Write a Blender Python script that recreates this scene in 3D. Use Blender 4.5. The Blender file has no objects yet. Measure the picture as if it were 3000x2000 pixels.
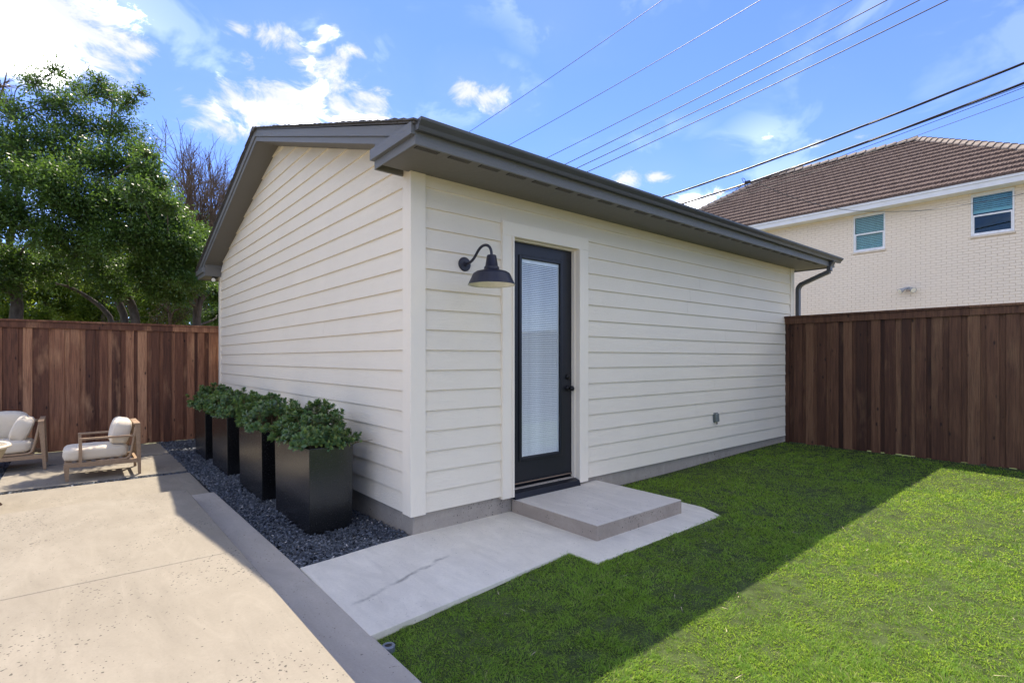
import bpy, math, random
import numpy as np
from mathutils import Vector, Matrix

# ------------------------------------------------------------------ camera, sky, sun, exposure
S = 7.0 / 6.0                       # model units (6 in siding exposure) -> metres (7 in exposure)
scene = bpy.context.scene
COL = scene.collection
F, CX, HY = 1542.0, 1500.0, 1050.5  # photograph calibration (3000 x 2000)
ANG = math.radians(50.1)
CAM = np.array([-1.928, -3.454, 1.31])
XD = (math.sin(ANG), math.cos(ANG)); YD = (-math.cos(ANG), math.sin(ANG))

def ray(px, py):
    l = (px - CX) / F; u = (HY - py) / F
    return np.array([XD[0]*l + XD[1], YD[0]*l + YD[1], u])
def hit(px, py, ax, val):           # pixel direction met with the plane it lies on
    d = ray(px, py); t = (val - CAM[ax]) / d[ax]
    return CAM + t * d

cam_d = bpy.data.cameras.new('camera'); cam = bpy.data.objects.new('camera', cam_d); COL.objects.link(cam)
cam_d.sensor_width = 36; cam_d.lens = 36 * F / 3000; cam_d.shift_y = (HY - 1000) / 3000
cam_d.clip_start = 0.05; cam_d.clip_end = 2000
cam.location = Vector(CAM * S); cam.rotation_euler = (math.radians(90), 0, -(math.pi/2 - ANG))
scene.camera = cam

SUN = Vector((0.26, 0.50, 1.0)).normalized()
SUN_EL = math.asin(SUN.z); SUN_AZ = math.atan2(SUN.x, SUN.y)
scene.view_settings.view_transform = 'Standard'; scene.view_settings.look = 'None'
scene.view_settings.exposure = 2.0; scene.view_settings.gamma = 1.0
scene.render.engine = 'CYCLES'
scene.cycles.max_bounces = 6; scene.cycles.diffuse_bounces = 4; scene.cycles.glossy_bounces = 3
scene.cycles.transparent_max_bounces = 12; scene.cycles.transmission_bounces = 6

sun_d = bpy.data.lights.new('sun', 'SUN'); sun = bpy.data.objects.new('sun', sun_d); COL.objects.link(sun)
sun_d.energy = 2.0; sun_d.angle = math.radians(0.53); sun_d.color = (1.0, 0.89, 0.74)
sun.rotation_euler = SUN.to_track_quat('Z', 'Y').to_euler(); sun.location = (4, 12, 25)

def build_world():
    w = bpy.data.worlds.new('World'); scene.world = w; w.use_nodes = True
    nt = w.node_tree; N = nt.nodes; L = nt.links; N.clear()
    out = N.new('ShaderNodeOutputWorld'); bg = N.new('ShaderNodeBackground')
    sky = N.new('ShaderNodeTexSky'); sky.sky_type = 'NISHITA'; sky.sun_disc = False
    sky.sun_elevation = SUN_EL; sky.sun_rotation = SUN_AZ
    sky.air_density = 1.0; sky.dust_density = 0.1; sky.ozone_density = 1.2
    tc = N.new('ShaderNodeTexCoord'); sep = N.new('ShaderNodeSeparateXYZ'); L.new(tc.outputs['Generated'], sep.inputs[0])
    def m(op, a, b=None, c=None):
        n = N.new('ShaderNodeMath'); n.operation = op
        for i, v in enumerate((a, b, c)):
            if v is None: continue
            if isinstance(v, (int, float)): n.inputs[i].default_value = v
            else: L.new(v, n.inputs[i])
        return n.outputs[0]
    az = m('ARCTAN2', sep.outputs[0], sep.outputs[1]); el = m('ARCSINE', sep.outputs[2])
    ASP = 1.75
    cv = N.new('ShaderNodeCombineXYZ'); L.new(az, cv.inputs[0]); L.new(m('MULTIPLY', el, ASP), cv.inputs[1])
    def noise(scale, detail, rough, dist=0.0):
        n = N.new('ShaderNodeTexNoise'); n.inputs['Scale'].default_value = scale; n.inputs['Detail'].default_value = detail
        n.inputs['Roughness'].default_value = rough; n.inputs['Distortion'].default_value = dist; n.noise_dimensions = '2D'
        L.new(cv.outputs[0], n.inputs['Vector']); return n.outputs['Fac']
    nz = noise(12.0, 8, 0.66, 0.35); lo = noise(3.0, 2, 0.5)
    # cumulus puffs: centre direction, radius, weight
    puffs = []
    for px, py, rp, wt in ((60,40,250,1.15),(190,60,230,1.1),(310,90,165,1.0),(400,140,100,.9),(260,180,160,1.0),(60,160,220,1.05),(405,205,60,.7),
                           (560,290,85,.75),(640,315,115,.9),(740,320,130,1.0),(850,300,145,1.1),(940,250,125,.95),(1000,320,120,1.0),(1085,345,80,.85),(700,375,95,.8),
                           (700,85,58,.75),(820,108,82,.95),(955,90,66,.7),(1030,150,55,.72),(915,140,60,.55),
                           (1372,262,58,.9),(1435,282,58,.9),(1850,520,58,.85),(1915,518,55,.85),(2055,600,75,.9),(2245,405,62,.62),(2120,440,46,.5),(2385,428,42,.46),(2515,402,52,.45),(1110,260,50,.5)):
        d = ray(px, py); a = math.atan2(d[0], d[1]); e = math.atan2(d[2], math.hypot(d[0], d[1]))
        puffs.append((a, e, rp * 1.35 * math.cos(math.atan((px - CX) / F)) ** 2 / F, wt))
    rnd = random.Random(5)
    for i in range(26):              # unseen larger puffs behind the camera, added to fill the shaded walls
        a = math.radians(115 + 210 * (i + .5) / 26 + rnd.uniform(-8, 8)); a = a - 2*math.pi if a > math.pi else a
        puffs.append((a, math.radians(rnd.uniform(12, 58)), rnd.uniform(.22, .42), 1.15))
    acc = None
    for a, e, r_, wt in puffs:
        dn = N.new('ShaderNodeVectorMath'); dn.operation = 'DISTANCE'; dn.inputs[1].default_value = (a, e*ASP, 0); L.new(cv.outputs[0], dn.inputs[0])
        b = m('MULTIPLY_ADD', dn.outputs['Value'], -1.0/r_, wt)
        acc = b if acc is None else m('MAXIMUM', acc, b)
    dens = m('ADD', acc, m('MULTIPLY', m('SUBTRACT', nz, 0.5), 2.6))
    mask = N.new('ShaderNodeMapRange'); mask.interpolation_type = 'SMOOTHSTEP'
    mask.inputs['From Min'].default_value = -0.15; mask.inputs['From Max'].default_value = 0.95; L.new(dens, mask.inputs['Value'])
    op = m('POWER', mask.outputs[0], 2.2)
    veil = N.new('ShaderNodeMapRange'); veil.inputs['From Min'].default_value = 0.42; veil.inputs['From Max'].default_value = 0.8
    veil.inputs['To Max'].default_value = 0.05; L.new(lo, veil.inputs['Value'])
    near = N.new('ShaderNodeMapRange'); near.inputs['From Min'].default_value = -1.6; near.inputs['From Max'].default_value = 0.2; near.inputs['To Max'].default_value = .05; L.new(acc, near.inputs['Value'])
    mk = m('MAXIMUM', op, m('MAXIMUM', veil.outputs[0], near.outputs[0]))
    shade = N.new('ShaderNodeValToRGB'); shade.color_ramp.elements[0].color = (1.62, 1.68, 1.88, 1); shade.color_ramp.elements[1].color = (13.0, 12.8, 12.4, 1)
    shade.color_ramp.elements[0].position = 0.47; shade.color_ramp.elements[1].position = 0.66
    mid = shade.color_ramp.elements.new(.54); mid.color = (2.1, 2.12, 2.2, 1)
    sh = noise(6.5, 5, 0.55, .3)
    L.new(sh, shade.inputs[0])
    tint = N.new('ShaderNodeMix'); tint.data_type = 'RGBA'; tint.blend_type = 'MULTIPLY'; tint.inputs[0].default_value = 1.0
    L.new(sky.outputs[0], tint.inputs[6]); tint.inputs[7].default_value = (.213, .258, .425, 1)
    mix = N.new('ShaderNodeMix'); mix.data_type = 'RGBA'; L.new(mk, mix.inputs[0])
    L.new(tint.outputs[2], mix.inputs[6]); L.new(shade.outputs[0], mix.inputs[7])
    L.new(mix.outputs[2], bg.inputs[0]); bg.inputs[1].default_value = 0.15
    L.new(bg.outputs[0], out.inputs[0])
build_world()

# ------------------------------------------------------------------ helpers
class MB:
    """collects polygons (model units) and links them as ONE mesh object"""
    def __init__(s): s.v = []; s.f = []; s.smooth = False
    def quad(s, a, b, c, d):
        i = len(s.v); s.v += [tuple(a), tuple(b), tuple(c), tuple(d)]; s.f.append((i, i+1, i+2, i+3)); return s
    def poly(s, pts):
        i = len(s.v); s.v += [tuple(p) for p in pts]; s.f.append(tuple(range(i, i+len(pts)))); return s
    def box(s, x0, x1, y0, y1, z0, z1):
        return s.hexa([(x0,y0,z0),(x1,y0,z0),(x1,y1,z0),(x0,y1,z0),(x0,y0,z1),(x1,y0,z1),(x1,y1,z1),(x0,y1,z1)])
    def hexa(s, p):                 # bottom 4 (ccw from above), top 4
        i = len(s.v); s.v += [tuple(q) for q in p]
        for f in ((3,2,1,0),(4,5,6,7),(0,1,5,4),(1,2,6,5),(2,3,7,6),(3,0,4,7)): s.f.append(tuple(i+k for k in f))
        return s
    def prism(s, pts, vec):         # closed polygon extruded along vec
        n = len(pts); i = len(s.v); vec = np.array(vec, float)
        s.v += [tuple(p) for p in pts] + [tuple(np.array(p, float) + vec) for p in pts]
        s.f.append(tuple(i+k for k in reversed(range(n)))); s.f.append(tuple(i+n+k for k in range(n)))
        for k in range(n): s.f.append((i+k, i+(k+1) % n, i+n+(k+1) % n, i+n+k))
        return s
    def beam(s, a, b, w, h, up=(0,0,1), w2=None, h2=None):   # rectangular bar from a to b
        a = np.array(a, float); b = np.array(b, float); d = b - a; d /= np.linalg.norm(d)
        up = np.array(up, float); sx = np.cross(d, up); sx /= np.linalg.norm(sx); sy = np.cross(sx, d)
        w2 = w if w2 is None else w2; h2 = h if h2 is None else h2
        p = []
        for c, ww, hh in ((a, w, h), (b, w2, h2)):
            for e, g in ((-1,-1),(1,-1),(1,1),(-1,1)): p.append(c + sx*e*ww/2 + sy*g*hh/2)
        i = len(s.v); s.v += [tuple(q) for q in p]
        for f in ((0,1,2,3),(7,6,5,4),(1,0,4,5),(2,1,5,6),(3,2,6,7),(0,3,7,4)): s.f.append(tuple(i+k for k in f))
        return s
    def tube(s, pts, rad, n=8, cap=True):
        pts = [np.array(p, float) for p in pts]; m = len(pts)
        rad = [rad]*m if isinstance(rad, (int, float)) else list(rad)
        i = len(s.v); prev = None
        for k in range(m):
            d = pts[min(k+1, m-1)] - pts[max(k-1, 0)]; d = d / (np.linalg.norm(d) + 1e-12)
            if prev is None:
                ref = np.array((0,0,1.0)) if abs(d[2]) < .9 else np.array((1.0,0,0)); u = np.cross(d, ref)
            else: u = prev - d*np.dot(prev, d)
            u /= np.linalg.norm(u) + 1e-12; prev = u; w = np.cross(d, u)
            for j in range(n):
                t = 2*math.pi*j/n; s.v.append(tuple(pts[k] + rad[k]*(math.cos(t)*u + math.sin(t)*w)))
        for k in range(m-1):
            for j in range(n): s.f.append((i+k*n+j, i+k*n+(j+1) % n, i+(k+1)*n+(j+1) % n, i+(k+1)*n+j))
        if cap:
            s.f.append(tuple(i+j for j in reversed(range(n)))); s.f.append(tuple(i+(m-1)*n+j for j in range(n)))
        return s
    def lathe(s, prof, c, n=32, axis='z'):
        i = len(s.v); m = len(prof); c = np.array(c, float)
        for r, h in prof:
            for j in range(n):
                t = 2*math.pi*j/n
                q = (r*math.cos(t), r*math.sin(t), h) if axis == 'z' else (r*math.cos(t), h, r*math.sin(t))
                s.v.append(tuple(c + np.array(q)))
        for k in range(m-1):
            for j in range(n): s.f.append((i+k*n+j, i+k*n+(j+1) % n, i+(k+1)*n+(j+1) % n, i+(k+1)*n+j))
        return s
    def build(s, name, mat, parent=None, bevel=0.0, seg=2, smooth=None, origin=None, subsurf=0):
        me = bpy.data.meshes.new(name)
        v = np.array(s.v, float) * S
        o = np.array(origin if origin is not None else (0, 0, 0), float) * S
        if parent is None and origin is None:
            o = np.array([(v[:,0].min()+v[:,0].max())/2, (v[:,1].min()+v[:,1].max())/2, v[:,2].min()])
        me.from_pydata([tuple(q) for q in v - o], [], s.f); me.update()
        import bmesh
        bm = bmesh.new(); bm.from_mesh(me); bmesh.ops.recalc_face_normals(bm, faces=bm.faces); bm.to_mesh(me); bm.free()
        ob = bpy.data.objects.new(name, me); COL.objects.link(ob); ob.location = Vector(o)
        if mat is not None: me.materials.append(mat)
        if parent is not None:
            ob.parent = parent; ob.matrix_parent_inverse = Matrix.Translation(-WLOC(parent))
        if bevel:
            b = ob.modifiers.new('bevel', 'BEVEL'); b.width = bevel*S; b.segments = seg; b.limit_method = 'ANGLE'; b.harden_normals = False
        if subsurf:
            b = ob.modifiers.new('sub', 'SUBSURF'); b.levels = b.render_levels = subsurf
        if s.smooth if smooth is None else smooth:
            for p in me.polygons: p.use_smooth = True
        return ob

def WLOC(o):
    l = Vector(o.location)
    p = o.parent
    while p is not None: l += Vector(p.location) + o.matrix_parent_inverse.translation; o = p; p = p.parent
    return l
def wloc(o):
    l = Vector((0,0,0))
    while o is not None:
        l += Vector(o.location)
        if o.parent is not None: l += o.matrix_parent_inverse.translation
        o = o.parent
    return l
WLOC = wloc

def tag(o, label, cat=None, group=None, kind=None):
    o['label'] = label
    if cat: o['category'] = cat
    if group: o['group'] = group
    if kind: o['kind'] = kind
    return o
def thing(name, loc, label, cat, group=None, kind=None):
    o = bpy.data.objects.new(name, None); COL.objects.link(o); o.location = Vector(np.array(loc, float)*S)
    o.empty_display_size = .2
    return tag(o, label, cat, group, kind)
def big(name, V, faces4=None, faces3=None, mat=None, parent=None, smooth=False, stuff=True, label=None, cat=None):
    """numpy mesh (model units) with quads or triangles"""
    me = bpy.data.meshes.new(name); V = np.asarray(V, np.float32) * S
    fa = faces4 if faces4 is not None else faces3; k = 4 if faces4 is not None else 3
    fa = np.asarray(fa, np.int32)
    me.vertices.add(len(V)); me.vertices.foreach_set('co', V.ravel())
    me.loops.add(fa.size); me.loops.foreach_set('vertex_index', fa.ravel())
    me.polygons.add(len(fa)); me.polygons.foreach_set('loop_start', np.arange(0, fa.size, k, dtype=np.int32))
    me.polygons.foreach_set('loop_total', np.full(len(fa), k, np.int32))
    if smooth: me.polygons.foreach_set('use_smooth', np.ones(len(fa), bool))
    me.update(calc_edges=True); me.validate()
    ob = bpy.data.objects.new(name, me); COL.objects.link(ob); me.materials.append(mat)
    if parent is not None: ob.parent = parent; ob.matrix_parent_inverse = Matrix.Translation(-wloc(parent))
    if stuff: ob['kind'] = 'stuff'
    if label: tag(ob, label, cat)
    return ob
def dup(o, parent, loc, rot=None, scale=None):   # copy sharing the mesh; loc in model units, world
    c = o.copy(); COL.objects.link(c); c.parent = parent
    c.matrix_parent_inverse = Matrix.Translation(-wloc(parent)); c.location = Vector(np.array(loc, float)*S)
    if rot is not None: c.rotation_euler = rot
    if scale is not None: c.scale = scale
    return c

# ------------------------------------------------------------------ materials
MATS = {}
class NB:
    def __init__(s, name):
        s.m = bpy.data.materials.new(name); s.m.use_nodes = True; s.N = s.m.node_tree.nodes; s.L = s.m.node_tree.links
        s.p = s.N['Principled BSDF']; s.tc = s.N.new('ShaderNodeTexCoord'); s.out = s.N['Material Output']
    def vec(s, scale=(1,1,1), which='Object', rot=(0,0,0), world=False):
        mp = s.N.new('ShaderNodeMapping'); mp.inputs['Scale'].default_value = scale; mp.inputs['Rotation'].default_value = rot
        if world:
            g = s.N.new('ShaderNodeNewGeometry'); s.L.new(g.outputs['Position'], mp.inputs[0])
        else: s.L.new(s.tc.outputs[which], mp.inputs[0])
        return mp.outputs[0]
    def noise(s, v, scale, detail=4, rough=.55, dist=0):
        n = s.N.new('ShaderNodeTexNoise'); n.inputs['Scale'].default_value = scale; n.inputs['Detail'].default_value = detail
        n.inputs['Roughness'].default_value = rough; n.inputs['Distortion'].default_value = dist; s.L.new(v, n.inputs['Vector']); return n.outputs['Fac']
    def voro(s, v, scale, out='Distance', rnd=1.0):
        n = s.N.new('ShaderNodeTexVoronoi'); n.inputs['Scale'].default_value = scale; n.inputs['Randomness'].default_value = rnd
        s.L.new(v, n.inputs['Vector']); return n.outputs[out]
    def math(s, op, a, b=None, c=None):
        n = s.N.new('ShaderNodeMath'); n.operation = op
        for i, v in enumerate((a, b, c)):
            if v is None: continue
            if isinstance(v, (int, float)): n.inputs[i].default_value = v
            else: s.L.new(v, n.inputs[i])
        return n.outputs[0]
    def mr(s, v, a, b, c=0.0, d=1.0):
        n = s.N.new('ShaderNodeMapRange'); n.inputs[1].default_value = a; n.inputs[2].default_value = b
        n.inputs[3].default_value = c; n.inputs[4].default_value = d; s.L.new(v, n.inputs[0]); return n.outputs[0]
    def ramp(s, v, stops):
        n = s.N.new('ShaderNodeValToRGB'); e = n.color_ramp.elements
        while len(e) < len(stops): e.new(.5)
        for i, (p, c) in enumerate(stops): e[i].position = p; e[i].color = (*c, 1)
        s.L.new(v, n.inputs[0]); return n.outputs[0]
    def mix(s, f, a, b, mode='MIX'):
        n = s.N.new('ShaderNodeMix'); n.data_type = 'RGBA'; n.blend_type = mode
        for i, v in ((0, f), (6, a), (7, b)):
            if isinstance(v, (int, float)): n.inputs[i].default_value = v
            elif isinstance(v, tuple): n.inputs[i].default_value = (*v, 1)
            else: s.L.new(v, n.inputs[i])
        return n.outputs[2]
    def objrand(s):
        n = s.N.new('ShaderNodeObjectInfo'); return n.outputs['Random']
    def island(s):
        n = s.N.new('ShaderNodeNewGeometry'); return n.outputs['Random Per Island']
    def set(s, color=None, rough=None, metal=None, spec=None, trans=None):
        for k, v in (('Base Color', color), ('Roughness', rough), ('Metallic', metal), ('Specular IOR Level', spec)):
            if v is None: continue
            if isinstance(v, tuple): s.p.inputs[k].default_value = (*v, 1)
            elif isinstance(v, (int, float)): s.p.inputs[k].default_value = v
            else: s.L.new(v, s.p.inputs[k])
        return s
    def bump(s, h, strength=.3, dist=.01, prev=None):
        n = s.N.new('ShaderNodeBump'); n.inputs['Strength'].default_value = strength; n.inputs['Distance'].default_value = dist
        s.L.new(h, n.inputs['Height'])
        if prev is not None: s.L.new(prev, n.inputs['Normal'])
        s.L.new(n.outputs[0], s.p.inputs['Normal']); return n.outputs[0]

def mat_siding(name, col, along='h', grain=1.0, rough=.55):
    b = NB(name)
    sc = (1.3, 1.3, 26) if along == 'h' else (26, 26, 1.3)
    rnd = b.objrand(); off = b.N.new('ShaderNodeVectorMath'); off.operation = 'ADD'
    cb = b.N.new('ShaderNodeCombineXYZ'); b.L.new(b.math('MULTIPLY', rnd, 37.0), cb.inputs[0]); b.L.new(b.math('MULTIPLY', rnd, 91.0), cb.inputs[2])
    b.L.new(b.vec(sc, world=True), off.inputs[0]); b.L.new(cb.outputs[0], off.inputs[1])
    g = b.noise(off.outputs[0], 2.2, 6, .62, 1.6)
    w = b.math('SINE', b.math('MULTIPLY', g, 34.0))
    fine = b.noise(b.vec((9, 9, 120) if along == 'h' else (120, 120, 9), world=True), 2.0, 3, .6)
    dirt = b.noise(b.vec((.8, .8, .5), world=True), 1.6, 5, .6)
    c = b.mix(b.mr(dirt, .35, .75, 0, .5), col, tuple(x*.9 for x in col))
    c = b.mix(b.mr(rnd, 0, 1, 0, .28), c, tuple(x*.92 for x in col))
    b.set(c, rough, spec=.35)
    n = b.bump(w, .34*grain, .005); b.bump(fine, .5*grain, .004, n)
    return b.m
CREAM = (.89, .80, .645)
M_SIDE = mat_siding('painted_siding', CREAM)
M_TRIM = mat_siding('painted_trim', (.90, .81, .66), 'v', .6)
M_TRIMH = mat_siding('painted_head_trim', (.90, .81, .66), 'h', .6)
GREY = (.195, .20, .205)
M_GREY = mat_siding('grey_fascia_wood', GREY, 'h', 1.3, .5)
M_SOFF = mat_siding('grey_soffit', (.165, .156, .138), 'h', .35, .6)

def simple(name, col, rough=.5, metal=0.0, spec=.5, var=.12, scale=8, bump=0, bscale=120, coat=0):
    b = NB(name); n = b.noise(b.vec(), scale, 5, .6)
    b.set(b.mix(b.mr(n, .3, .7), tuple(x*(1-var) for x in col), tuple(min(1, x*(1+var)) for x in col)), b.mr(b.noise(b.vec(), scale*3, 3), .3, .7, rough*.88, min(1, rough*1.12)), metal, spec)
    if bump: b.bump(b.noise(b.vec(), bscale, 3, .6), bump, .003)
    if coat: b.p.inputs['Coat Weight'].default_value = coat
    return b.m
M_GUT = simple('grey_gutter_metal', (.072, .074, .078), .42, 0, .5, .1, 3)
M_VENT = simple('vent_mesh', (.018, .0175, .017), .8)
M_BLACKIN = simple('dark_interior', (.01, .01, .012), .9)
M_BACK = simple('grey_blind_backing', (.10, .11, .13), .8)
M_DOOR = simple('black_door_paint', (.0065, .0075, .012), .42, 0, .5, .15, 14, .12, 260)
M_KNOB = simple('black_hardware', (.008, .008, .009), .3, .5)
M_THRES = simple('bronze_threshold', (.012, .014, .022), .38, .4)
M_WEATHER = simple('tan_door_sweep', (.22, .15, .10), .5)
M_LAMP = simple('black_lamp_enamel', (.0135, .0145, .026), .45, 0, .5, .2, 20, .15, 300)
M_LAMPIN = simple('cream_lamp_inside', (.86, .82, .70), .45)
M_BULB = simple('lamp_bulb_glass', (.8, .8, .76), .15)
M_BLIND = simple('white_blind', (.88, .88, .87), .4)
M_WHITE = simple('white_window_frame', (.78, .79, .80), .4)
M_WTRIM = simple('white_fascia_paint', (.74, .75, .76), .5, 0, .4, .06, 3)
M_SILL = simple('brick_sill_paint', (.68, .60, .50), .7)
M_PLANT = simple('black_planter_fibre', (.005, .0048, .005), .25, 0, .5, .25, 30, .06, 420)
M_PLANT.node_tree.nodes['Principled BSDF'].inputs['IOR'].default_value = 1.75
M_SOIL = simple('potting_soil', (.03, .02, .014), .95, 0, .2, .5, 40, .6, 90)
M_OUTLET = simple('grey_outlet_plastic', (.16, .18, .165), .45)
M_CABLE = simple('black_cable_jacket', (.012, .013, .018), .4)
M_WIRE = simple('weathered_wire', (.05, .055, .065), .5, .3)
M_POLE = simple('utility_pole_wood', (.12, .085, .06), .85, 0, .3, .3, 10, .4, 30)
M_ALU = simple('galvanised_lamp', (.45, .47, .5), .4, .6)
M_RUST = simple('floodlight_rubber', (.5, .4, .33), .7)
M_CUSH = None

def mat_glass(name, tint=(1,1,1), rough=.02, refl=1.0):
    b = NB(name); N, L = b.N, b.L
    lw = N.new('ShaderNodeLayerWeight'); lw.inputs['Blend'].default_value = .5
    fr = b.math('MULTIPLY_ADD', b.math('POWER', lw.outputs['Facing'], 4.0), .8, .05)
    tr = N.new('ShaderNodeBsdfTransparent'); tr.inputs[0].default_value = (*tint, 1)
    gl = N.new('ShaderNodeBsdfGlossy'); gl.inputs['Roughness'].default_value = rough
    mx = N.new('ShaderNodeMixShader'); L.new(b.math('MINIMUM', b.math('MULTIPLY', fr, refl), 1.0), mx.inputs[0])
    L.new(tr.outputs[0], mx.inputs[1]); L.new(gl.outputs[0], mx.inputs[2]); L.new(mx.outputs[0], b.out.inputs[0])
    return b.m
M_GLASS = mat_glass('door_glass', (.97, .985, .985)); M_WGLASS = mat_glass('window_glass', (.66, .84, .86), .01, 1.0)

def mat_concrete(name, col, dark, pits=1.0, stain=None, streak=(1, 1, 1)):
    b = NB(name); v = b.vec(world=True)
    n1 = b.noise(v, 1.1, 6, .6); n2 = b.noise(b.vec(streak, world=True), 3.2, 6, .65, .6); n3 = b.noise(v, 75, 4, .75)
    c = b.mix(b.mr(n1, .3, .72), col, dark)
    c = b.mix(b.mr(n2, .52, .78, 0, .55), c, tuple(x*.80 for x in col))
    c = b.mix(b.mr(n2, .48, .25, 0, .5), c, tuple(min(1, x*1.13) for x in col))
    c = b.mix(b.mr(n3, .35, .75, 0, .32), c, tuple(x*.72 for x in dark))
    # small air holes left by the trowel, in loose patches
    wv = b.N.new('ShaderNodeVectorMath'); wv.operation = 'ADD'; b.L.new(v, wv.inputs[0])
    nn = b.N.new('ShaderNodeTexNoise'); nn.inputs['Scale'].default_value = 30; b.L.new(v, nn.inputs['Vector'])
    sc = b.N.new('ShaderNodeVectorMath'); sc.operation = 'SCALE'; sc.inputs['Scale'].default_value = .03; b.L.new(nn.outputs['Color'], sc.inputs[0]); b.L.new(sc.outputs[0], wv.inputs[1])
    d = b.voro(wv.outputs[0], 24.0); patch = b.noise(v, 2.3, 3, .6); big_ = b.voro(wv.outputs[0], 24.0, 'Color')
    rnd = b.N.new('ShaderNodeSeparateColor'); b.L.new(big_, rnd.inputs[0])
    size = b.math('MULTIPLY', b.math('MULTIPLY', rnd.outputs[0], rnd.outputs[0]), b.mr(patch, .38, .7, 0.03, .20*pits))
    pit = b.mr(b.math('SUBTRACT', d, size), -.03, .03, 1, 0)
    d2 = b.voro(wv.outputs[0], 62.0); c2 = b.N.new('ShaderNodeSeparateColor'); b.L.new(b.voro(wv.outputs[0], 62.0, 'Color'), c2.inputs[0])
    p2 = b.noise(v, 1.7, 4, .65)
    s2 = b.math('MULTIPLY', b.math('POWER', c2.outputs[1], 3.0), b.mr(p2, .36, .66, 0.05, .46*pits))
    pit2 = b.mr(b.math('SUBTRACT', d2, s2), -.05, .02, 1, 0)
    sw = b.noise(b.vec((2.2, .5, 1), world=True, rot=(0, 0, .5)), 2.6, 7, .7, 1.5)
    c = b.mix(b.mr(sw, .5, .72, 0, .35), c, tuple(x*.70 for x in dark)); c = b.mix(b.mr(sw, .46, .3, 0, .35), c, tuple(min(1, x*1.16) for x in col))
    c = b.mix(b.math('MULTIPLY', pit, .75), c, tuple(x*.28 for x in dark))
    c = b.mix(b.math('MULTIPLY', pit2, .85), c, tuple(x*.22 for x in dark))
    if stain is not None:            # a mud line washed across the slab
        (ax, ay), (bx, by) = stain
        sep = b.N.new('ShaderNodeSeparateXYZ'); b.L.new(v, sep.inputs[0])
        L_ = math.hypot(bx-ax, by-ay); ux, uy = (bx-ax)/L_, (by-ay)/L_
        px = b.math('SUBTRACT', sep.outputs[0], ax); py = b.math('SUBTRACT', sep.outputs[1], ay)
        t = b.math('MULTIPLY_ADD', px, ux, b.math('MULTIPLY', py, uy)); q = b.math('MULTIPLY_ADD', px, -uy, b.math('MULTIPLY', py, ux))
        wob = b.math('MULTIPLY', b.math('SUBTRACT', b.noise(v, 5.0, 4, .6), .5), .12)
        dist = b.math('ABSOLUTE', b.math('ADD', q, wob)); inside = b.math('MULTIPLY', b.mr(t, -.03, .08), b.mr(t, L_+.03, L_-.1))
        mk = b.math('MULTIPLY', b.math('MULTIPLY', b.mr(dist, .004, .026, 1, 0), inside), b.mr(b.noise(v, 9, 3), .3, .62))
        c = b.mix(b.math('MULTIPLY', mk, .8), c, tuple(x*.33 for x in dark))
    b.set(c, b.mr(n2, .3, .8, .62, .85), spec=.3)
    n = b.bump(n3, .25, .003); b.bump(pit, -.5, .004, n)
    return b.m
st = [hit(1040, 1772, 2, 0)[:2]*S, hit(1312, 1628, 2, 0)[:2]*S]
M_PATIO = mat_concrete('tan_patio_concrete', (.298, .264, .206), (.248, .218, .167), 1.25, None, (1.0, .45, 1))
M_TREAD = mat_concrete('step_tread_concrete', (.47, .425, .355), (.40, .36, .30), 1.1, None, (1.0, .45, 1))  # patio concrete in a lighter tone, painting fill light into the shaded tread
M_PATH = mat_concrete('grey_path_concrete', (.76, .71, .595), (.67, .62, .52), .7, st)
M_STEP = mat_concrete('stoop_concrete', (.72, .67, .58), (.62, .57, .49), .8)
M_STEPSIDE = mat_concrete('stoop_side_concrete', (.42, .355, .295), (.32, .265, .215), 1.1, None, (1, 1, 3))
M_FOUND = mat_concrete('foundation_concrete', (.42, .37, .31), (.32, .28, .235), 1.1, None, (1, 1, 3))

def mat_fence(name, k):
    b = NB(name); r = b.objrand()
    K = lambda a, g_, b_: (a*k*1.0, g_*k*.95, b_*k*.88)
    cb = b.N.new('ShaderNodeCombineXYZ'); b.L.new(b.math('MULTIPLY', r, 53.0), cb.inputs[0]); b.L.new(b.math('MULTIPLY', r, 17.0), cb.inputs[2])
    off = b.N.new('ShaderNodeVectorMath'); off.operation = 'ADD'; b.L.new(b.vec((14, 14, .9), world=True), off.inputs[0]); b.L.new(cb.outputs[0], off.inputs[1])
    g = b.noise(off.outputs[0], 1.6, 7, .65, .5); fine = b.noise(b.vec((90, 90, 2.2), world=True), 1.5, 4, .7)
    off2 = b.N.new('ShaderNodeVectorMath'); off2.operation = 'ADD'; b.L.new(b.vec((2.6, 2.6, .8), world=True), off2.inputs[0]); b.L.new(cb.outputs[0], off2.inputs[1])
    patch = b.noise(off2.outputs[0], 1.2, 4, .6)
    base = b.ramp(b.math('ADD', b.math('MULTIPLY_ADD', g, .62, b.math('MULTIPLY', r, .56)), -.07), ((.22, K(.036, .015, .009)), (.46, K(.085, .036, .020)), (.64, K(.155, .074, .041)), (.88, K(.27, .15, .085))))
    c = b.mix(b.mr(patch, .56, .75, 0, .8), base, K(.24, .135, .075))
    c = b.mix(b.mr(patch, .36, .2, 0, .85), c, (.016, .007, .005))
    c = b.mix(b.mr(fine, .46, .72, 0, .7), c, (.016, .0075, .0055))
    # knots
    kv = b.N.new('ShaderNodeVectorMath'); kv.operation = 'ADD'; b.L.new(b.vec((7.5, 7.5, 3.2), world=True), kv.inputs[0]); b.L.new(cb.outputs[0], kv.inputs[1])
    k = b.voro(kv.outputs[0], 1.0); kn = b.mr(k, .05, .13, 1, 0)
    c = b.mix(b.math('MULTIPLY', kn, .85), c, (.010, .005, .004))
    b.set(c, .62, spec=.3); n = b.bump(g, .25, .006); b.bump(fine, .3, .003, n)
    return b.m
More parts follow.
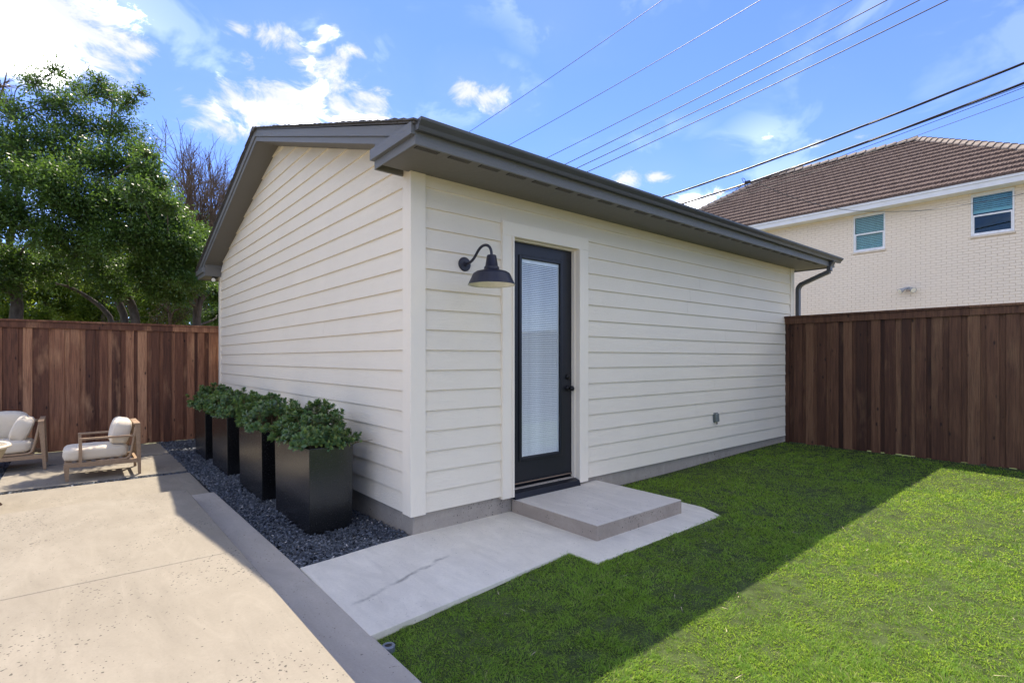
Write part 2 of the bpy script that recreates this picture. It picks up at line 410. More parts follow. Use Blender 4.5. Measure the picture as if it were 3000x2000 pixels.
M_FENCE = mat_fence('dark_stained_fence_wood', .9); M_FENCE2 = mat_fence('worn_bounce_lit_fence_wood', 2.3)  # FENCE2: worn wood, plus patio bounce light painted in as lighter tone

def mat_leaf(name, cols, rough=.35, trans=.35, tcol=(.18, .32, .03), spec=.5, var=None):
    b = NB(name); r = b.island()
    c = b.ramp(r, [(i/(len(cols)-1), q) for i, q in enumerate(cols)])
    b.set(c, rough, spec=spec)
    tl = b.N.new('ShaderNodeBsdfTranslucent'); b.L.new(b.mix(.6, c, tcol), tl.inputs[0])
    mx = b.N.new('ShaderNodeMixShader'); mx.inputs[0].default_value = trans
    b.L.new(b.p.outputs[0], mx.inputs[1]); b.L.new(tl.outputs[0], mx.inputs[2]); b.L.new(mx.outputs[0], b.out.inputs[0])
    return b.m
M_OAK = mat_leaf('oak_leaves', ((.040, .085, .020), (.068, .135, .028), (.105, .18, .038), (.060, .110, .032)), .36, .45, (.16, .28, .03), .6)
M_OAKY = mat_leaf('bright_backlit_leaves', ((.05, .10, .015), (.08, .14, .02), (.11, .17, .025)), .4, .5, (.34, .46, .04))
M_OAKG = mat_leaf('grey_green_leaves', ((.06, .10, .035), (.09, .145, .05), (.13, .18, .07)), .35, .4, (.2, .3, .06))
M_OAKB = mat_leaf('brownish_leaves', ((.05, .045, .018), (.08, .06, .025), (.05, .07, .02)), .5, .35, (.2, .18, .04))
M_SHRUB = mat_leaf('shrub_leaves', ((.075, .15, .065), (.11, .205, .08), (.155, .24, .08), (.24, .30, .07)), .32, .3, (.16, .28, .04), .55)
def mat_bark(name, a, c2):
    b = NB(name); v = b.vec((1, 1, .35), world=True); n = b.noise(v, 14, 6, .7, .4)
    b.set(b.mix(b.mr(n, .3, .7), a, c2), .9, spec=.2); b.bump(n, .8, .02); return b.m
M_BARK = mat_bark('grey_bark', (.055, .046, .038), (.16, .14, .115)); M_TWIG = mat_bark('brown_twigs', (.085, .058, .04), (.19, .145, .105))
M_STEM = mat_bark('shrub_stem', (.11, .075, .04), (.18, .13, .07))

def mat_grass():
    b = NB('grass_blades'); r = b.island(); v = b.vec(world=True)
    pt = b.noise(v, .9, 4, .6); p2 = b.noise(v, 5.0, 3, .6)
    c = b.ramp(r, ((0, (.125, .255, .03)), (.45, (.215, .40, .044)), (.8, (.31, .50, .068)), (.955, (.36, .42, .12)), (1.0, (.55, .48, .25))))
    c = b.mix(b.mr(pt, .45, .75, 0, .5), c, (.235, .36, .05)); c = b.mix(b.mr(p2, .60, .8, 0, .45), c, (.30, .29, .12))
    b.set(c, .5, spec=.3)
    tl = b.N.new('ShaderNodeBsdfTranslucent'); b.L.new(b.mix(.5, c, (.46, .60, .06)), tl.inputs[0])
    mx = b.N.new('ShaderNodeMixShader'); mx.inputs[0].default_value = .60
    b.L.new(b.p.outputs[0], mx.inputs[1]); b.L.new(tl.outputs[0], mx.inputs[2]); b.L.new(mx.outputs[0], b.out.inputs[0]); return b.m
M_GRASS = mat_grass(); M_STRAW = simple('dry_straw', (.52, .44, .27), .7)
M_TURF = simple('turf_soil', (.050, .070, .020), .95, 0, .2, .5, 12, .5, 60)
M_GROUND = simple('dry_ground', (.20, .19, .11), .95, 0, .2, .35, .6)
M_GBED = simple('slate_dust', (.028, .030, .034), .95, 0, .2, .3, 20)
def mat_gravel():
    b = NB('slate_chips'); r = b.island()
    b.set(b.ramp(r, ((0, (.040, .047, .058)), (.5, (.092, .108, .130)), (.9, (.16, .18, .21)), (.98, (.24, .25, .27)), (1.0, (.55, .53, .5)))), .55, spec=.45); return b.m
M_GRAV = mat_gravel()

def mat_brick():
    b = NB('painted_brick'); v = b.vec(world=True); n = b.noise(v, .5, 5, .6); n2 = b.noise(v, 30, 4, .6)
    r = b.island(); c = b.mix(b.mr(n, .3, .7), (.83, .725, .59), (.87, .765, .63)); c = b.mix(b.mr(n2, .5, .9, 0, .3), c, (.64, .53, .42))
    b.set(c, .7, spec=.3); b.bump(n2, .4, .004); return b.m
M_BRICK = mat_brick(); M_MORTAR = simple('painted_mortar', (.74, .63, .50), .85, 0, .2, .08, 4, .4, 60)
def mat_tile():
    b = NB('brown_roof_tile'); r = b.objrand(); i_ = b.island()
    st = b.noise(b.vec((1, 15, 1), world=True), 1.4, 4, .7); s2 = b.noise(b.vec((2, 50, 2), world=True), 1.0, 3, .7)
    c = b.ramp(st, ((.28, (.055, .036, .030)), (.48, (.115, .075, .060)), (.62, (.17, .118, .096)), (.8, (.105, .085, .085))))
    c = b.mix(b.mr(s2, .45, .75, 0, .6), c, (.22, .16, .13)); c = b.mix(b.mr(i_, 0, 1, 0, .35), c, (.07, .048, .04))
    b.set(c, .8, spec=.3); b.bump(s2, .5, .01); return b.m
M_TILE = mat_tile(); M_CAP = simple('tan_ridge_cap', (.25, .205, .17), .75, 0, .3, .15, 3); M_UNDER = simple('roof_underlay', (.02, .016, .014), .95)
M_SHING = simple('asphalt_shingle', (.12, .115, .11), .9, 0, .2, .35, 30, .6, 200)

def mat_teak(v='h'):
    b = NB('weathered_teak'); g = b.noise(b.vec((6, 6, 6)), 3.0, 6, .65, 2.0); f = b.noise(b.vec((40, 8, 40)), 2, 3, .6)
    b.set(b.mix(b.mr(f, .4, .75, 0, .4), b.mix(b.mr(g, .3, .7), (.42, .29, .18), (.30, .20, .125)), (.22, .15, .10)), .55, spec=.3); b.bump(f, .15, .002); return b.m
M_TEAK = mat_teak()
def mat_fabric(name, col):
    b = NB(name); n = b.noise(b.vec(), 6, 4, .5); w = b.noise(b.vec((1, 1, 1)), 420, 2, .5); cr = b.noise(b.vec((1, 1, 1)), 9, 3, .5, .8)
    b.set(b.mix(b.mr(n, .3, .7, 0, .6), col, tuple(x*.93 for x in col)), .85, spec=.2); b.p.inputs['Sheen Weight'].default_value = .15
    q = b.bump(cr, .35, .02); b.bump(w, .2, .001, q); return b.m
M_CUSH = mat_fabric('cream_cushion_fabric', (.72, .635, .50))
def mat_weave():
    b = NB('woven_rope'); v = b.vec((1, 1, 1)); w1 = b.N.new('ShaderNodeTexWave'); w1.inputs['Scale'].default_value = 26; w1.bands_direction = 'DIAGONAL'; b.L.new(v, w1.inputs[0])
    b.set(b.mix(w1.outputs['Fac'], (.42, .34, .22), (.66, .58, .44)), .8, spec=.2); b.bump(w1.outputs['Fac'], .8, .01); return b.m
M_WEAVE = mat_weave(); M_DARKLEG = simple('brown_chair_leg', (.13, .07, .05), .5)
M_METAL = simple('brushed_ring', (.22, .25, .30), .4, .5)

rng = np.random.default_rng(11)
R = random.Random(3)

# ================================================================== ground and paving
def lawn_z(x, y):
    return -.022 + .0125*np.clip(x, -1, 7) + .008*np.sin(1.3*x+.7)*np.cos(1.1*y+.3)
def build_ground():
    g = MB().quad((-300,-300,-.32),(300,-300,-.32),(300,300,-.32),(-300,300,-.32)).build('ground', M_GROUND)
    tag(g, 'bare ground reaching past the yard to the horizon', 'ground', kind='structure')
    # lawn
    xs = np.linspace(-.865, 6.9, 90); ys = np.linspace(-9, 0.0, 90); X, Y = np.meshgrid(xs, ys)
    V = np.stack([X, Y, lawn_z(X, Y)], -1).reshape(-1, 3); n = 90
    f = [(j*n+i, j*n+i+1, (j+1)*n+i+1, (j+1)*n+i) for j in range(n-1) for i in range(n-1)]
    l = big('lawn', V, f, None, M_TURF, None, True, False); tag(l, 'lawn soil under the mown turf beside the garage', 'lawn', kind='structure')
    # gravel beds
    m = MB(); m.quad((-.86,-.08,-.055),(.02,-.08,-.055),(.02,7.0,-.075),(-.86,7.0,-.075)); m.quad((-5.2,2.2,-.12),(-.85,2.2,-.12),(-.85,7.0,-.12),(-5.2,7.0,-.12))
    tag(m.build('gravel_bed', M_GBED), 'dark stone dust bed under the slate gravel', 'gravel bed', kind='structure')
build_ground()

def slab(pts, z0, z1, name, mat, parent, bev=.006):
    return MB().prism([(x, y, z0) for x, y in pts], (0, 0, z1-z0)).build(name, mat, parent, bevel=bev)
patio = thing('patio', (-2.2, 0, 0), 'tan troweled concrete patio with step edge and pavers', 'patio', kind='structure')
MZ = .12
slab([(-7,-7),(-1.125,-7),(-1.125,.155),(-7,.155)], -.2, MZ, 'slab', M_PATIO, patio)
slab([(-7,.160),(-1.125,.160),(-1.125,2.16),(-7,2.16)], -.2, MZ-.001, 'slab', M_PATIO, patio)
slab([(-1.1245,-7),(-.862,-7),(-.838,-1.1),(-.836,-.03),(-.855,2.40),(-1.1245,2.40)], -.2, .002, 'step_tread', M_TREAD, patio)
slab([(-5.0,2.163),(-1.126,2.163),(-1.126,2.403),(-.846,2.403),(-.84,3.915),(-5.0,3.915)], -.25, -.058, 'step_tread', M_PATIO, patio)
slab([(-2.55,4.065),(-.838,4.065),(-.815,5.52),(-2.55,5.52)], -.2, -.058, 'paver', M_PATIO, patio)
slab([(-2.55,5.60),(-.812,5.60),(-.79,6.78),(-2.55,6.78)], -.2, -.058, 'paver', M_PATIO, patio)
for i in range(2):
    slab([(-4.5,4.05+i*1.55),(-2.75,4.05+i*1.55),(-2.75,5.52+i*1.26),(-4.5,5.52+i*1.26)], -.2, -.058, 'paver', M_PATIO, patio)

path = thing('path', (0, -.6, 0), 'pale concrete path along the garage wall to the door stoop', 'path', kind='structure')
slab([(-.832,-.075),(-.6,-.05),(-.3,-.005),(.0,.02),(.5,.02),(2.34,.02),(2.345,-.76),(2.338,-1.213),(.655,-1.215),(.653,-.972),(-.848,-1.118)], -.2, .004, 'slab', M_PATH, path, .004)
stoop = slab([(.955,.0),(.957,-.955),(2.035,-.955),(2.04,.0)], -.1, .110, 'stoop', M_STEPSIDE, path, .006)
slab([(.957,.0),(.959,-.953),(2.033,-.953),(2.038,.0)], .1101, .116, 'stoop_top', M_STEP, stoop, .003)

# ================================================================== garage
L_, W_ = 6.58, 6.52
SB, E_ = .158, .1524                      # bottom of siding, exposure
RY, RZ, RS = 3.26, 4.033, .323            # ridge y, ridge z, roof slope
def ztop(y): return RZ - RS*abs(y-RY)
garage = thing('garage', (0, 0, 0), 'cream lap-sided garage with dark grey gabled roof and black glass door', 'garage')
MB().box(.015, L_-.015, .015, .2, -.3, SB+.03).box(.015, .2, .2, W_-.015, -.3, SB+.03).box(L_-.2, L_-.015, .2, W_-.015, -.3, SB+.03).box(.2, L_-.2, W_-.2, W_-.015, -.3, SB+.03).build('foundation', M_FOUND, garage, bevel=.006)

DX0, DX1, DZ1 = .95, 1.757, 2.345         # opening
# walls behind the boards
sidew = MB(); sidew.box(.02, DX0-.04, .014, .12, SB, 2.70).box(DX1+.04, L_-.02, .014, .12, SB, 2.70).box(DX0-.04, DX1+.04, .014, .12, DZ1+.04, 2.70)
side_wall = sidew.build('side_wall', M_SIDE, garage)
gw = [(.014, .02, SB), (.014, W_-.02, SB), (.014, W_-.02, ztop(W_)-.15), (.014, RY, RZ-.15), (.014, .02, ztop(0)-.15)]
gable_wall = MB().prism(gw, (.1, 0, 0)).build('gable_wall', M_SIDE, garage)
MB().prism([(L_-.12, y, z) for _, y, z in gw], (.1, 0, 0)).build('end_wall', M_SIDE, garage)
MB().box(.12, L_-.12, W_-.12, W_-.02, SB, 2.7).build('back_wall', M_SIDE, garage)

TB, TT = .021, .003                       # how far the board stands out at its bottom / top
def board_h(x0, x1, z0, z1, zt):          # lap board on the side wall (faces -y)
    k = (z1-z0)/(E_+.03); yb, yt = -TB, -TB + (TB-TT)*k
    return MB().hexa([(x0,yb,z0),(x1,yb,z0),(x1,.012,z0),(x0,.012,z0),(x0,yt,z1),(x1,yt,z1),(x1,.012,z1),(x0,.012,z1)]).build('siding_board', M_SIDE, side_wall)
CT = .098                                 # corner trim width
for k in range(17):
    z0 = SB + k*E_; z1 = min(z0+E_+.004, 2.687)
    spans = [(CT, .828), (1.886, L_-CT)] if z0+E_*.5 < 2.46 else [(CT, L_-CT)]
    if k == 15: spans = [(CT, .828), (1.886, L_-CT)]
    for a, b in spans:
        if b-a > 3.2:
            c = a + R.choice((1.9, 2.5, 3.0, 3.4)) + R.uniform(-.2, .2)
            board_h(a, c-.001, z0, z1, 0); board_h(c+.001, b, z0, z1, 0)
        else: board_h(a, b, z0, z1, 0)
    if k == 15: board_h(.828, 1.886, 2.466, z1, 0)
def gy(z, lo):                            # rake line: y where the soffit is at height z
    d = (RZ-.148-z)/RS; return RY-d if lo else RY+d
k = 0
while True:
    z0 = SB + k*E_
    if z0 > RZ-.16: break
    z1 = z0+E_+.004
    kk = 1.0; xb, xt = -TB, -TB+(TB-TT)*.84
    def yl(z): return max(CT, gy(z, True)) if z < RZ-.148 else RY
    def yh(z): return min(W_-CT, gy(z, False)) if z < RZ-.148 else RY
    z1c = min(z1, RZ-.149)
    cuts = [yl(z0), yh(z0)]
    if k < 17:
        c = R.choice((1.6, 2.6, 3.7, 4.4)) + R.uniform(-.2, .2); cuts = [yl(z0), c, yh(z0)]
    for q in range(len(cuts)-1):
        a0 = cuts[q] + (.001 if q else 0); b0 = cuts[q+1] - (.001 if q < len(cuts)-2 else 0)
        a1 = yl(z1c) if q == 0 else a0; b1 = yh(z1c) if q == len(cuts)-2 else b0
        MB().hexa([(xb,a0,z0),(.012,a0,z0),(.012,b0,z0),(xb,b0,z0),(xt,a1,z1c),(.012,a1,z1c),(.012,b1,z1c),(xt,b1,z1c)]).build('siding_board', M_SIDE, gable_wall)
    k += 1
# corner boards
MB().box(-.028, CT, -.028, .012, SB-.010, 2.686).build('corner_trim', M_TRIM, side_wall, bevel=.002)
MB().box(-.0282, .012, .0125, CT, SB-.008, ztop(CT)-.15).build('corner_trim', M_TRIM, gable_wall, bevel=.002)
MB().box(L_-CT, L_+.02, -.028, .012, SB-.010, 2.686).build('corner_trim', M_TRIM, side_wall, bevel=.002)
MB().box(-.0282, .012, W_-CT, W_+.02, SB-.008, ztop(W_-CT)-.15).build('corner_trim', M_TRIM, gable_wall, bevel=.002)

# eaves: level soffit, fascia, vents
OV, RK0, RK1 = .50, -.25, 6.84
MB().box(RK0+.02, RK1-.02, -OV+.02, .014, 2.687, 2.70).build('soffit', M_SOFF, garage)
MB().box(RK0+.02, RK1-.02, W_-.014, W_+OV-.02, 2.687, 2.70).build('soffit', M_SOFF, garage)
MB().box(RK0, RK1, -OV, -OV+.0195, 2.672, 2.80).build('fascia_board', M_GREY, garage, bevel=.002)
MB().box(RK0, RK1, W_+OV-.0195, W_+OV, 2.672, 2.80).build('fascia_board', M_GREY, garage, bevel=.002)
vx = -.215
for i in range(26):
    x0 = vx + i*.2585
    if x0+.17 > RK1-.03: break
    m = MB().box(x0, x0+.172, -.468, -.405, 2.6835, 2.6865); v = m.build('soffit_vent', M_VENT, garage)
    s = MB()
    for q in range(13): s.box(x0+.008+q*.0125, x0+.011+q*.0125, -.462, -.411, 2.6815, 2.6834)
    s.build('louvre', M_SOFF, v)
# rake soffit (sloped) and rake boards, both gables
for xa, xb_, sgn in ((RK0+.0, .014, -1), (L_-.014, RK1, 1)):
    for lo in (0, 1):
        ya, yb2 = (-.02, RY) if lo else (RY, W_+.02)
        pts = [(xa, ya, ztop(ya)-.148), (xa, yb2, ztop(yb2)-.148), (xa, yb2, ztop(yb2)-.132), (xa, ya, ztop(ya)-.132)]
        MB().prism(pts, (xb_-xa, 0, 0)).build('soffit', M_SOFF, garage)
for x_, d1, d2 in ((RK0, -.021, -.008), (RK1, .021, .008)):
    for lo in (0, 1):
        e0, e1 = (-OV+.02, RY) if lo else (RY, W_+OV-.02)
        c0, c1 = (.10, RY) if lo else (RY, W_-.10)
        up = [(x_, e0, ztop(e0)-.100), (x_, e1, ztop(e1)-.100), (x_, e1, ztop(e1)-.026), (x_, e0, ztop(e0)-.026)]
        MB().prism(up, (d1, 0, 0)).build('rake_board', M_GREY, garage, bevel=.0015)
        if lo: lw = [(x_, -.30, 2.76), (x_, .078, 2.76), (x_, .078, ztop(.078)-.154), (x_, RY, RZ-.154), (x_, RY, RZ-.1005), (x_, -.30, ztop(-.30)-.1005)]
        else: lw = [(x_, RY, RZ-.154), (x_, W_-.078, ztop(W_-.078)-.154), (x_, W_-.078, 2.76), (x_, W_+.30, 2.76), (x_, W_+.30, ztop(W_+.30)-.1005), (x_, RY, RZ-.1005)]
        MB().prism(lw, (d2, 0, 0)).build('rake_board', M_GREY, garage, bevel=.0015)
        dr = [(x_, e0-.02 if lo else e0, ztop(e0)-.0255), (x_, e1 if lo else e1+.02, ztop(e1)-.0255), (x_, e1, ztop(e1)-.008), (x_, e0, ztop(e0)-.008)]
        MB().prism(dr, (d1*1.35, 0, 0)).build('drip_edge', M_GUT, garage)
        # boxed return under the rake
        y0, y1 = (-OV, .105) if lo else (W_-.105, W_+OV)
        MB().prism([(x_, y0+(.0 if lo else .0), 2.732), (x_, y1, 2.732), (x_, y1, 2.8075), (x_, y0, 2.8075)], (d1*1.75, 0, 0)).build('eave_return', M_GREY, garage, bevel=.0015)
        MB().prism([(x_, y0, 2.672), (x_, y1-.02 if lo else y1, 2.672), (x_, y1-.02 if lo else y1, 2.7315), (x_, y0, 2.7315)], (d2, 0, 0)).build('eave_return', M_GREY, garage, bevel=.0015)
        # the closed back of the return box, facing along the wall
        yy = y1 if lo else y0
        xs0, xs1 = sorted((x_, .0 if x_ < 0 else L_))
        MB().box(xs0+.001, xs1-.001, yy-.022 if lo else yy, yy if lo else yy+.022, 2.674, ztop(yy)-.15).build('eave_return', M_SOFF, garage)
# gutter: ogee profile swept along the eave
GX0, GX1 = -.262, 6.96
prof = [(-.5015, 2.752), (-.545, 2.747), (-.550, 2.757), (-.556, 2.772), (-.575, 2.788), (-.585, 2.800), (-.587, 2.816), (-.581, 2.818), (-.580, 2.804), (-.570, 2.792), (-.550, 2.776), (-.543, 2.755), (-.505, 2.757), (-.505, 2.81), (-.5015, 2.81)]
MB().prism([(GX0, y, z) for y, z in prof], (GX1-GX0, 0, 0)).build('gutter', M_GUT, garage)
cap_pts = [(GX0-.002, y, z) for y, z in prof[:7]] + [(GX0-.002, -.5015, 2.812)]
for xx in (GX0-.003, GX1):
    MB().prism([(xx, p[1], p[2]) for p in cap_pts], (.003, 0, 0)).build('gutter_end_cap', M_GUT, garage)
MB().prism([(GX0, W_+ -y, z) for y, z in prof], (GX1-GX0, 0, 0)).build('gutter', M_GUT, garage)
# downspout with ribbed elbows
def dsp(pts, w, h, name):
    m = MB(); m.smooth = False
    for a, b in zip(pts[:-1], pts[1:]): m.beam(a, b, w, h, (1, 0, 0))
    return m.build(name, M_GUT, garage, bevel=.003)
xd = 6.66
def arc(y0, z0, y1, z1, bulge, n=7):
    out = []
    for i in range(n+1):
        t = i/n; y = y0+(y1-y0)*t; z = z0+(z1-z0)*t; b = 4*t*(1-t)*bulge; L = math.hypot(y1-y0, z1-z0); out.append((xd, y - (z1-z0)/L*b, z + (y1-y0)/L*b))
    return out
p1 = arc(-.548, 2.75, -.50, 2.60, .022); p2 = [p1[-1], (xd, -.12, 2.455)]; p3 = arc(-.12, 2.455, -.058, 2.36, .016)
for q in (p1, p3):
    for a, b in zip(q[:-1], q[1:]): MB().beam(np.array(a)+(np.array(a)-np.array(b))*.25, b, .055, .078, (1, 0, 0)).build('elbow_rib', M_GUT, garage, bevel=.003)
dsp(p2, .053, .075, 'downspout'); dsp([p3[-1], (xd, -.058, .1)], .053, .075, 'downspout')

# roof deck and shingles
roof = MB()
for lo in (0, 1):
    ya, yb2 = (-OV-.03, RY) if lo else (RY, W_+OV+.03)
    roof.prism([(RK0-.03, ya, ztop(ya)-.02), (RK0-.03, yb2, ztop(yb2)-.02), (RK0-.03, yb2, ztop(yb2)-.008), (RK0-.03, ya, ztop(ya)-.008)], (RK1-RK0+.06, 0, 0))
roof = roof.build('roof', M_SHING, garage)
sh = MB()
nrow = 31
for lo in (0, 1):
    for r_ in range(nrow):
        d0 = (RY+OV+.045)*(1-r_/nrow); d1 = d0 - (RY+OV)/nrow*1.25
        d1 = max(d1, 0)
        x = RK0-.045 + R.uniform(-.1, 0)
        while x < RK1+.04:
            wv = R.uniform(.14, .3); xa, xb_ = max(x, RK0-.045-R.uniform(0, .006)), min(x+wv-.004, RK1+.045)
            if xb_ > xa+.01:
                t = R.choice((.006, .006, .011)); sg = -1 if lo else 1
                za, zb = RZ-RS*d0, RZ-RS*d1
                ya, yb2 = RY+sg*d0, RY+sg*d1
                cz = R.uniform(-.001, .003)
                p = [(xa,ya,za-.004),(xb_,ya,za-.004),(xb_,yb2,zb-.007),(xa,yb2,zb-.007),(xa,ya,za+t+cz),(xb_,ya,za+t+cz),(xb_,yb2,zb-.003),(xa,yb2,zb-.003)]
                sh.hexa(p)
            x += wv
o = sh.build('shingle', M_SHING, roof); o['kind'] = 'stuff'
MB().prism([(RK0-.05, RY-.12, RZ-.035), (RK0-.05, RY, RZ+.012), (RK0-.05, RY+.12, RZ-.035), (RK0-.05, RY+.12, RZ-.043), (RK0-.05, RY-.12, RZ-.043)], (RK1-RK0+.1, 0, 0)).build('ridge_cap', M_SHING, roof)

# ---- door
door = thing('door', (1.35, 0, .12), 'black full-glass door with blinds', None); del door['label']
door.parent = garage; door.matrix_parent_inverse = Matrix.Translation(-wloc(garage))
YS = .055
for x0, x1 in ((.828, DX0), (DX1, 1.886)):
    MB().box(x0, x1, -.038, .012, .135, 2.463).build('casing', M_TRIM, door, bevel=.002)
MB().box(.8285, 1.8855, -.0415, .0115, DZ1+.002, 2.4635).build('casing', M_TRIMH, door, bevel=.002)
for x0, x1 in ((DX0-.022, DX0+.0), (DX1, DX1+.05)):    # brick mould step
    MB().box(x0, x1, -.049, -.0385, .137, DZ1+.001).build('brick_mould', M_TRIM, door, bevel=.004)
for x0, x1 in ((DX0-.03, DX0-.0005), (DX1+.0005, DX1+.03)): MB().box(x0, x1, -.0285, .13, .14, DZ1).build('jamb', M_TRIM, door)
for x0, x1 in ((DX0, DX0+.011), (DX1-.011, DX1)): MB().box(x0, x1, .012, .052, .16, DZ1-.0005).build('jamb', M_TRIM, door)
MB().box(DX0, DX1, -.0285, .13, DZ1-.0, DZ1+.03).build('jamb', M_TRIMH, door); MB().box(DX0+.0115, DX1-.0115, .012, .052, DZ1-.012, DZ1-.0005).build('jamb', M_TRIMH, door)
# slab with an opening for the glass
GX0_, GX1_, GZ0, GZ1 = 1.112, 1.590, .438, 2.196
m = MB(); zb, zt = .236, DZ1-.004
for bx in ((DX0+.003, GX0_, zb, zt), (GX1_, DX1-.003, zb, zt), (GX0_, GX1_, zb, GZ0), (GX0_, GX1_, GZ1, zt)): m.box(bx[0], bx[1], YS, YS+.045, bx[2], bx[3])
slab_o = m.build('door_slab', M_DOOR, door)
for (a, b, c, d) in ((GX0_-.03, GX0_, GZ0-.03, GZ1+.03), (GX1_, GX1_+.03, GZ0-.03, GZ1+.03)):
    MB().hexa([(a,YS-.012,c),(b,YS-.012,c),(b,YS-.001,c),(a,YS-.001,c),(a,YS-.012,d),(b,YS-.012,d),(b,YS-.001,d),(a,YS-.001,d)]).build('glazing_bead', M_DOOR, door, bevel=.004)
for (c, d) in ((GZ0-.03, GZ0), (GZ1, GZ1+.03)): MB().box(GX0_, GX1_, YS-.0125, YS-.001, c, d).build('glazing_bead', M_DOOR, door, bevel=.004)
MB().box(GX0_, GX1_, YS+.006, YS+.009, GZ0, GZ1).build('glass', M_GLASS, door)
MB().box(GX0_-.001, GX1_+.001, YS+.043, YS+.046, GZ0-.001, GZ1+.001).build('blind_backing', M_BACK, door)
# blind between the panes: head rail, side rail, slats, ladder cords
MB().box(GX0_, GX1_, YS+.014, YS+.034, GZ1-.034, GZ1).build('head_rail', M_BLIND, door)
MB().box(GX0_, GX0_+.027, YS+.0145, YS+.0335, GZ0, GZ1-.035).build('side_rail', M_BLIND, door)
MB().box(GX1_-.006, GX1_, YS+.0145, YS+.0335, GZ0, GZ1-.035).build('side_rail', M_BLIND, door)
ns = 104; dz = (GZ1-.036-GZ0-.004)/ns
m = MB(); xa, xb_ = GX0_+.028, GX1_-.007
m.hexa([(xa,YS+.016,0),(xb_,YS+.016,0),(xb_,YS+.025,.0128),(xa,YS+.025,.0128),(xa,YS+.016,.0008),(xb_,YS+.016,.0008),(xb_,YS+.025,.0136),(xa,YS+.025,.0136)])
sl0 = m.build('blind_slat', M_BLIND, door); sl0.location.z = (GZ0+.004)*S
for q in range(1, ns): dup(sl0, door, (0, 0, GZ0+.004+q*dz), rot=(R.uniform(-.004, .004), 0, 0))
for xx in (GX0_+.085, GX1_-.10): MB().tube([(xx, YS+.0145, GZ0), (xx, YS+.0145, GZ1-.035)], .0010, 5).build('ladder_cord', M_BLIND, door)
# hardware and threshold
kx = 1.695
k1 = MB().lathe([(0,-.002),(.026,-.002),(.026,-.010),(.020,-.014),(.0105,-.016),(.010,-.038),(.018,-.044),(.0245,-.054),(.0255,-.062),(.021,-.072),(.010,-.077),(0,-.0775)], (kx, YS, 1.030), 28, 'y').build('door_knob', M_KNOB, door, smooth=True)
MB().lathe([(0,-.002),(.0265,-.002),(.0265,-.008),(.022,-.016),(.012,-.019),(0,-.0195)], (kx, YS, 1.138), 28, 'y').build('deadbolt', M_KNOB, door, smooth=True)
MB().hexa([(DX0+.0005,-.06,.116),(DX1-.0005,-.06,.116),(DX1-.0005,.12,.116),(DX0+.0005,.12,.116),(DX0+.0005,-.045,.165),(DX1-.0005,-.045,.165),(DX1-.0005,.12,.205),(DX0+.0005,.12,.205)]).build('threshold', M_THRES, door, bevel=.002)
MB().box(DX0+.004, DX1-.004, YS-.006, YS+.04, .206, .2355).build('door_sweep', M_THRES, door)
MB().box(DX0+.004, DX1-.004, YS-.009, YS-.0062, .214, .224).build('sweep_strip', M_WEATHER, door)

# ---- wall lamp
LX, LY = .454, -.37
lamp = thing('wall_lamp', (LX, -.02, 2.05), 'black gooseneck barn lamp mounted beside the door', 'lamp')
MB().lathe([(0,.0),(.056,.0),(.056,-.012),(.050,-.018),(.02,-.021),(.017,-.034),(0,-.035)], (LX, -.0135, 2.056), 36, 'y').build('back_plate', M_LAMP, lamp, smooth=False, bevel=.001)
ctrl = [(-.03, 2.056), (-.075, 2.057), (-.115, 2.066), (-.150, 2.086), (-.178, 2.112), (-.205, 2.138), (-.240, 2.158), (-.278, 2.165), (-.318, 2.158), (-.350, 2.136), (-.367, 2.105), (-.370, 2.065)]
def smoothp(c, it=2):
    c = [np.array(p, float) for p in c]
    for _ in range(it):
        n = [c[0]]
        for a, b in zip(c[:-1], c[1:]): n += [a*.75+b*.25, a*.25+b*.75]
        c = n + [c[-1]]
    return c
MB().tube([(LX, p[0], p[1]) for p in smoothp(ctrl)], .0105, 14).build('gooseneck_arm', M_LAMP, lamp, smooth=True)
MB().lathe([(0,2.076),(.030,2.076),(.035,2.071),(.048,1.992),(.053,1.990),(.056,1.984),(.058,1.968),(.075,1.962),(.115,1.952),(.134,1.940),(.140,1.930),(.172,1.862),(.1755,1.856),(.1745,1.855),(.170,1.861)], (LX, LY, 0), 48).build('lamp_shade', M_LAMP, lamp, smooth=True)
MB().lathe([(.1735,1.8555),(.1695,1.862),(.137,1.930),(.128,1.940),(.07,1.953),(0,1.955)], (LX, LY, 0), 48).build('shade_lining', M_LAMPIN, lamp, smooth=True)
MB().lathe([(0,1.875),(.018,1.88),(.028,1.9),(.026,1.925),(.014,1.95)], (LX, LY, 0), 20).build('bulb', M_BULB, lamp, smooth=True)

# ---- outlet cover on the side wall
out = thing('outlet_cover', (4.26, -.02, .55), 'grey weatherproof outlet cover low on the side wall', 'outlet')
MB().box(4.225, 4.335, -.022, -.012, .515, .635).build('base_plate', M_OUTLET, out, bevel=.004)
MB().hexa([(4.232,-.066,.522),(4.30,-.066,.522),(4.30,-.0225,.522),(4.232,-.0225,.522),(4.232,-.060,.626),(4.30,-.060,.626),(4.30,-.0225,.630),(4.232,-.0225,.630)]).build('bubble_cover', M_OUTLET, out, bevel=.012, seg=3)
MB().beam((4.266,-.045,.5205),(4.266,-.045,.49), .01, .01, (0,1,0)).build('cord_notch', M_BLACKIN, out)
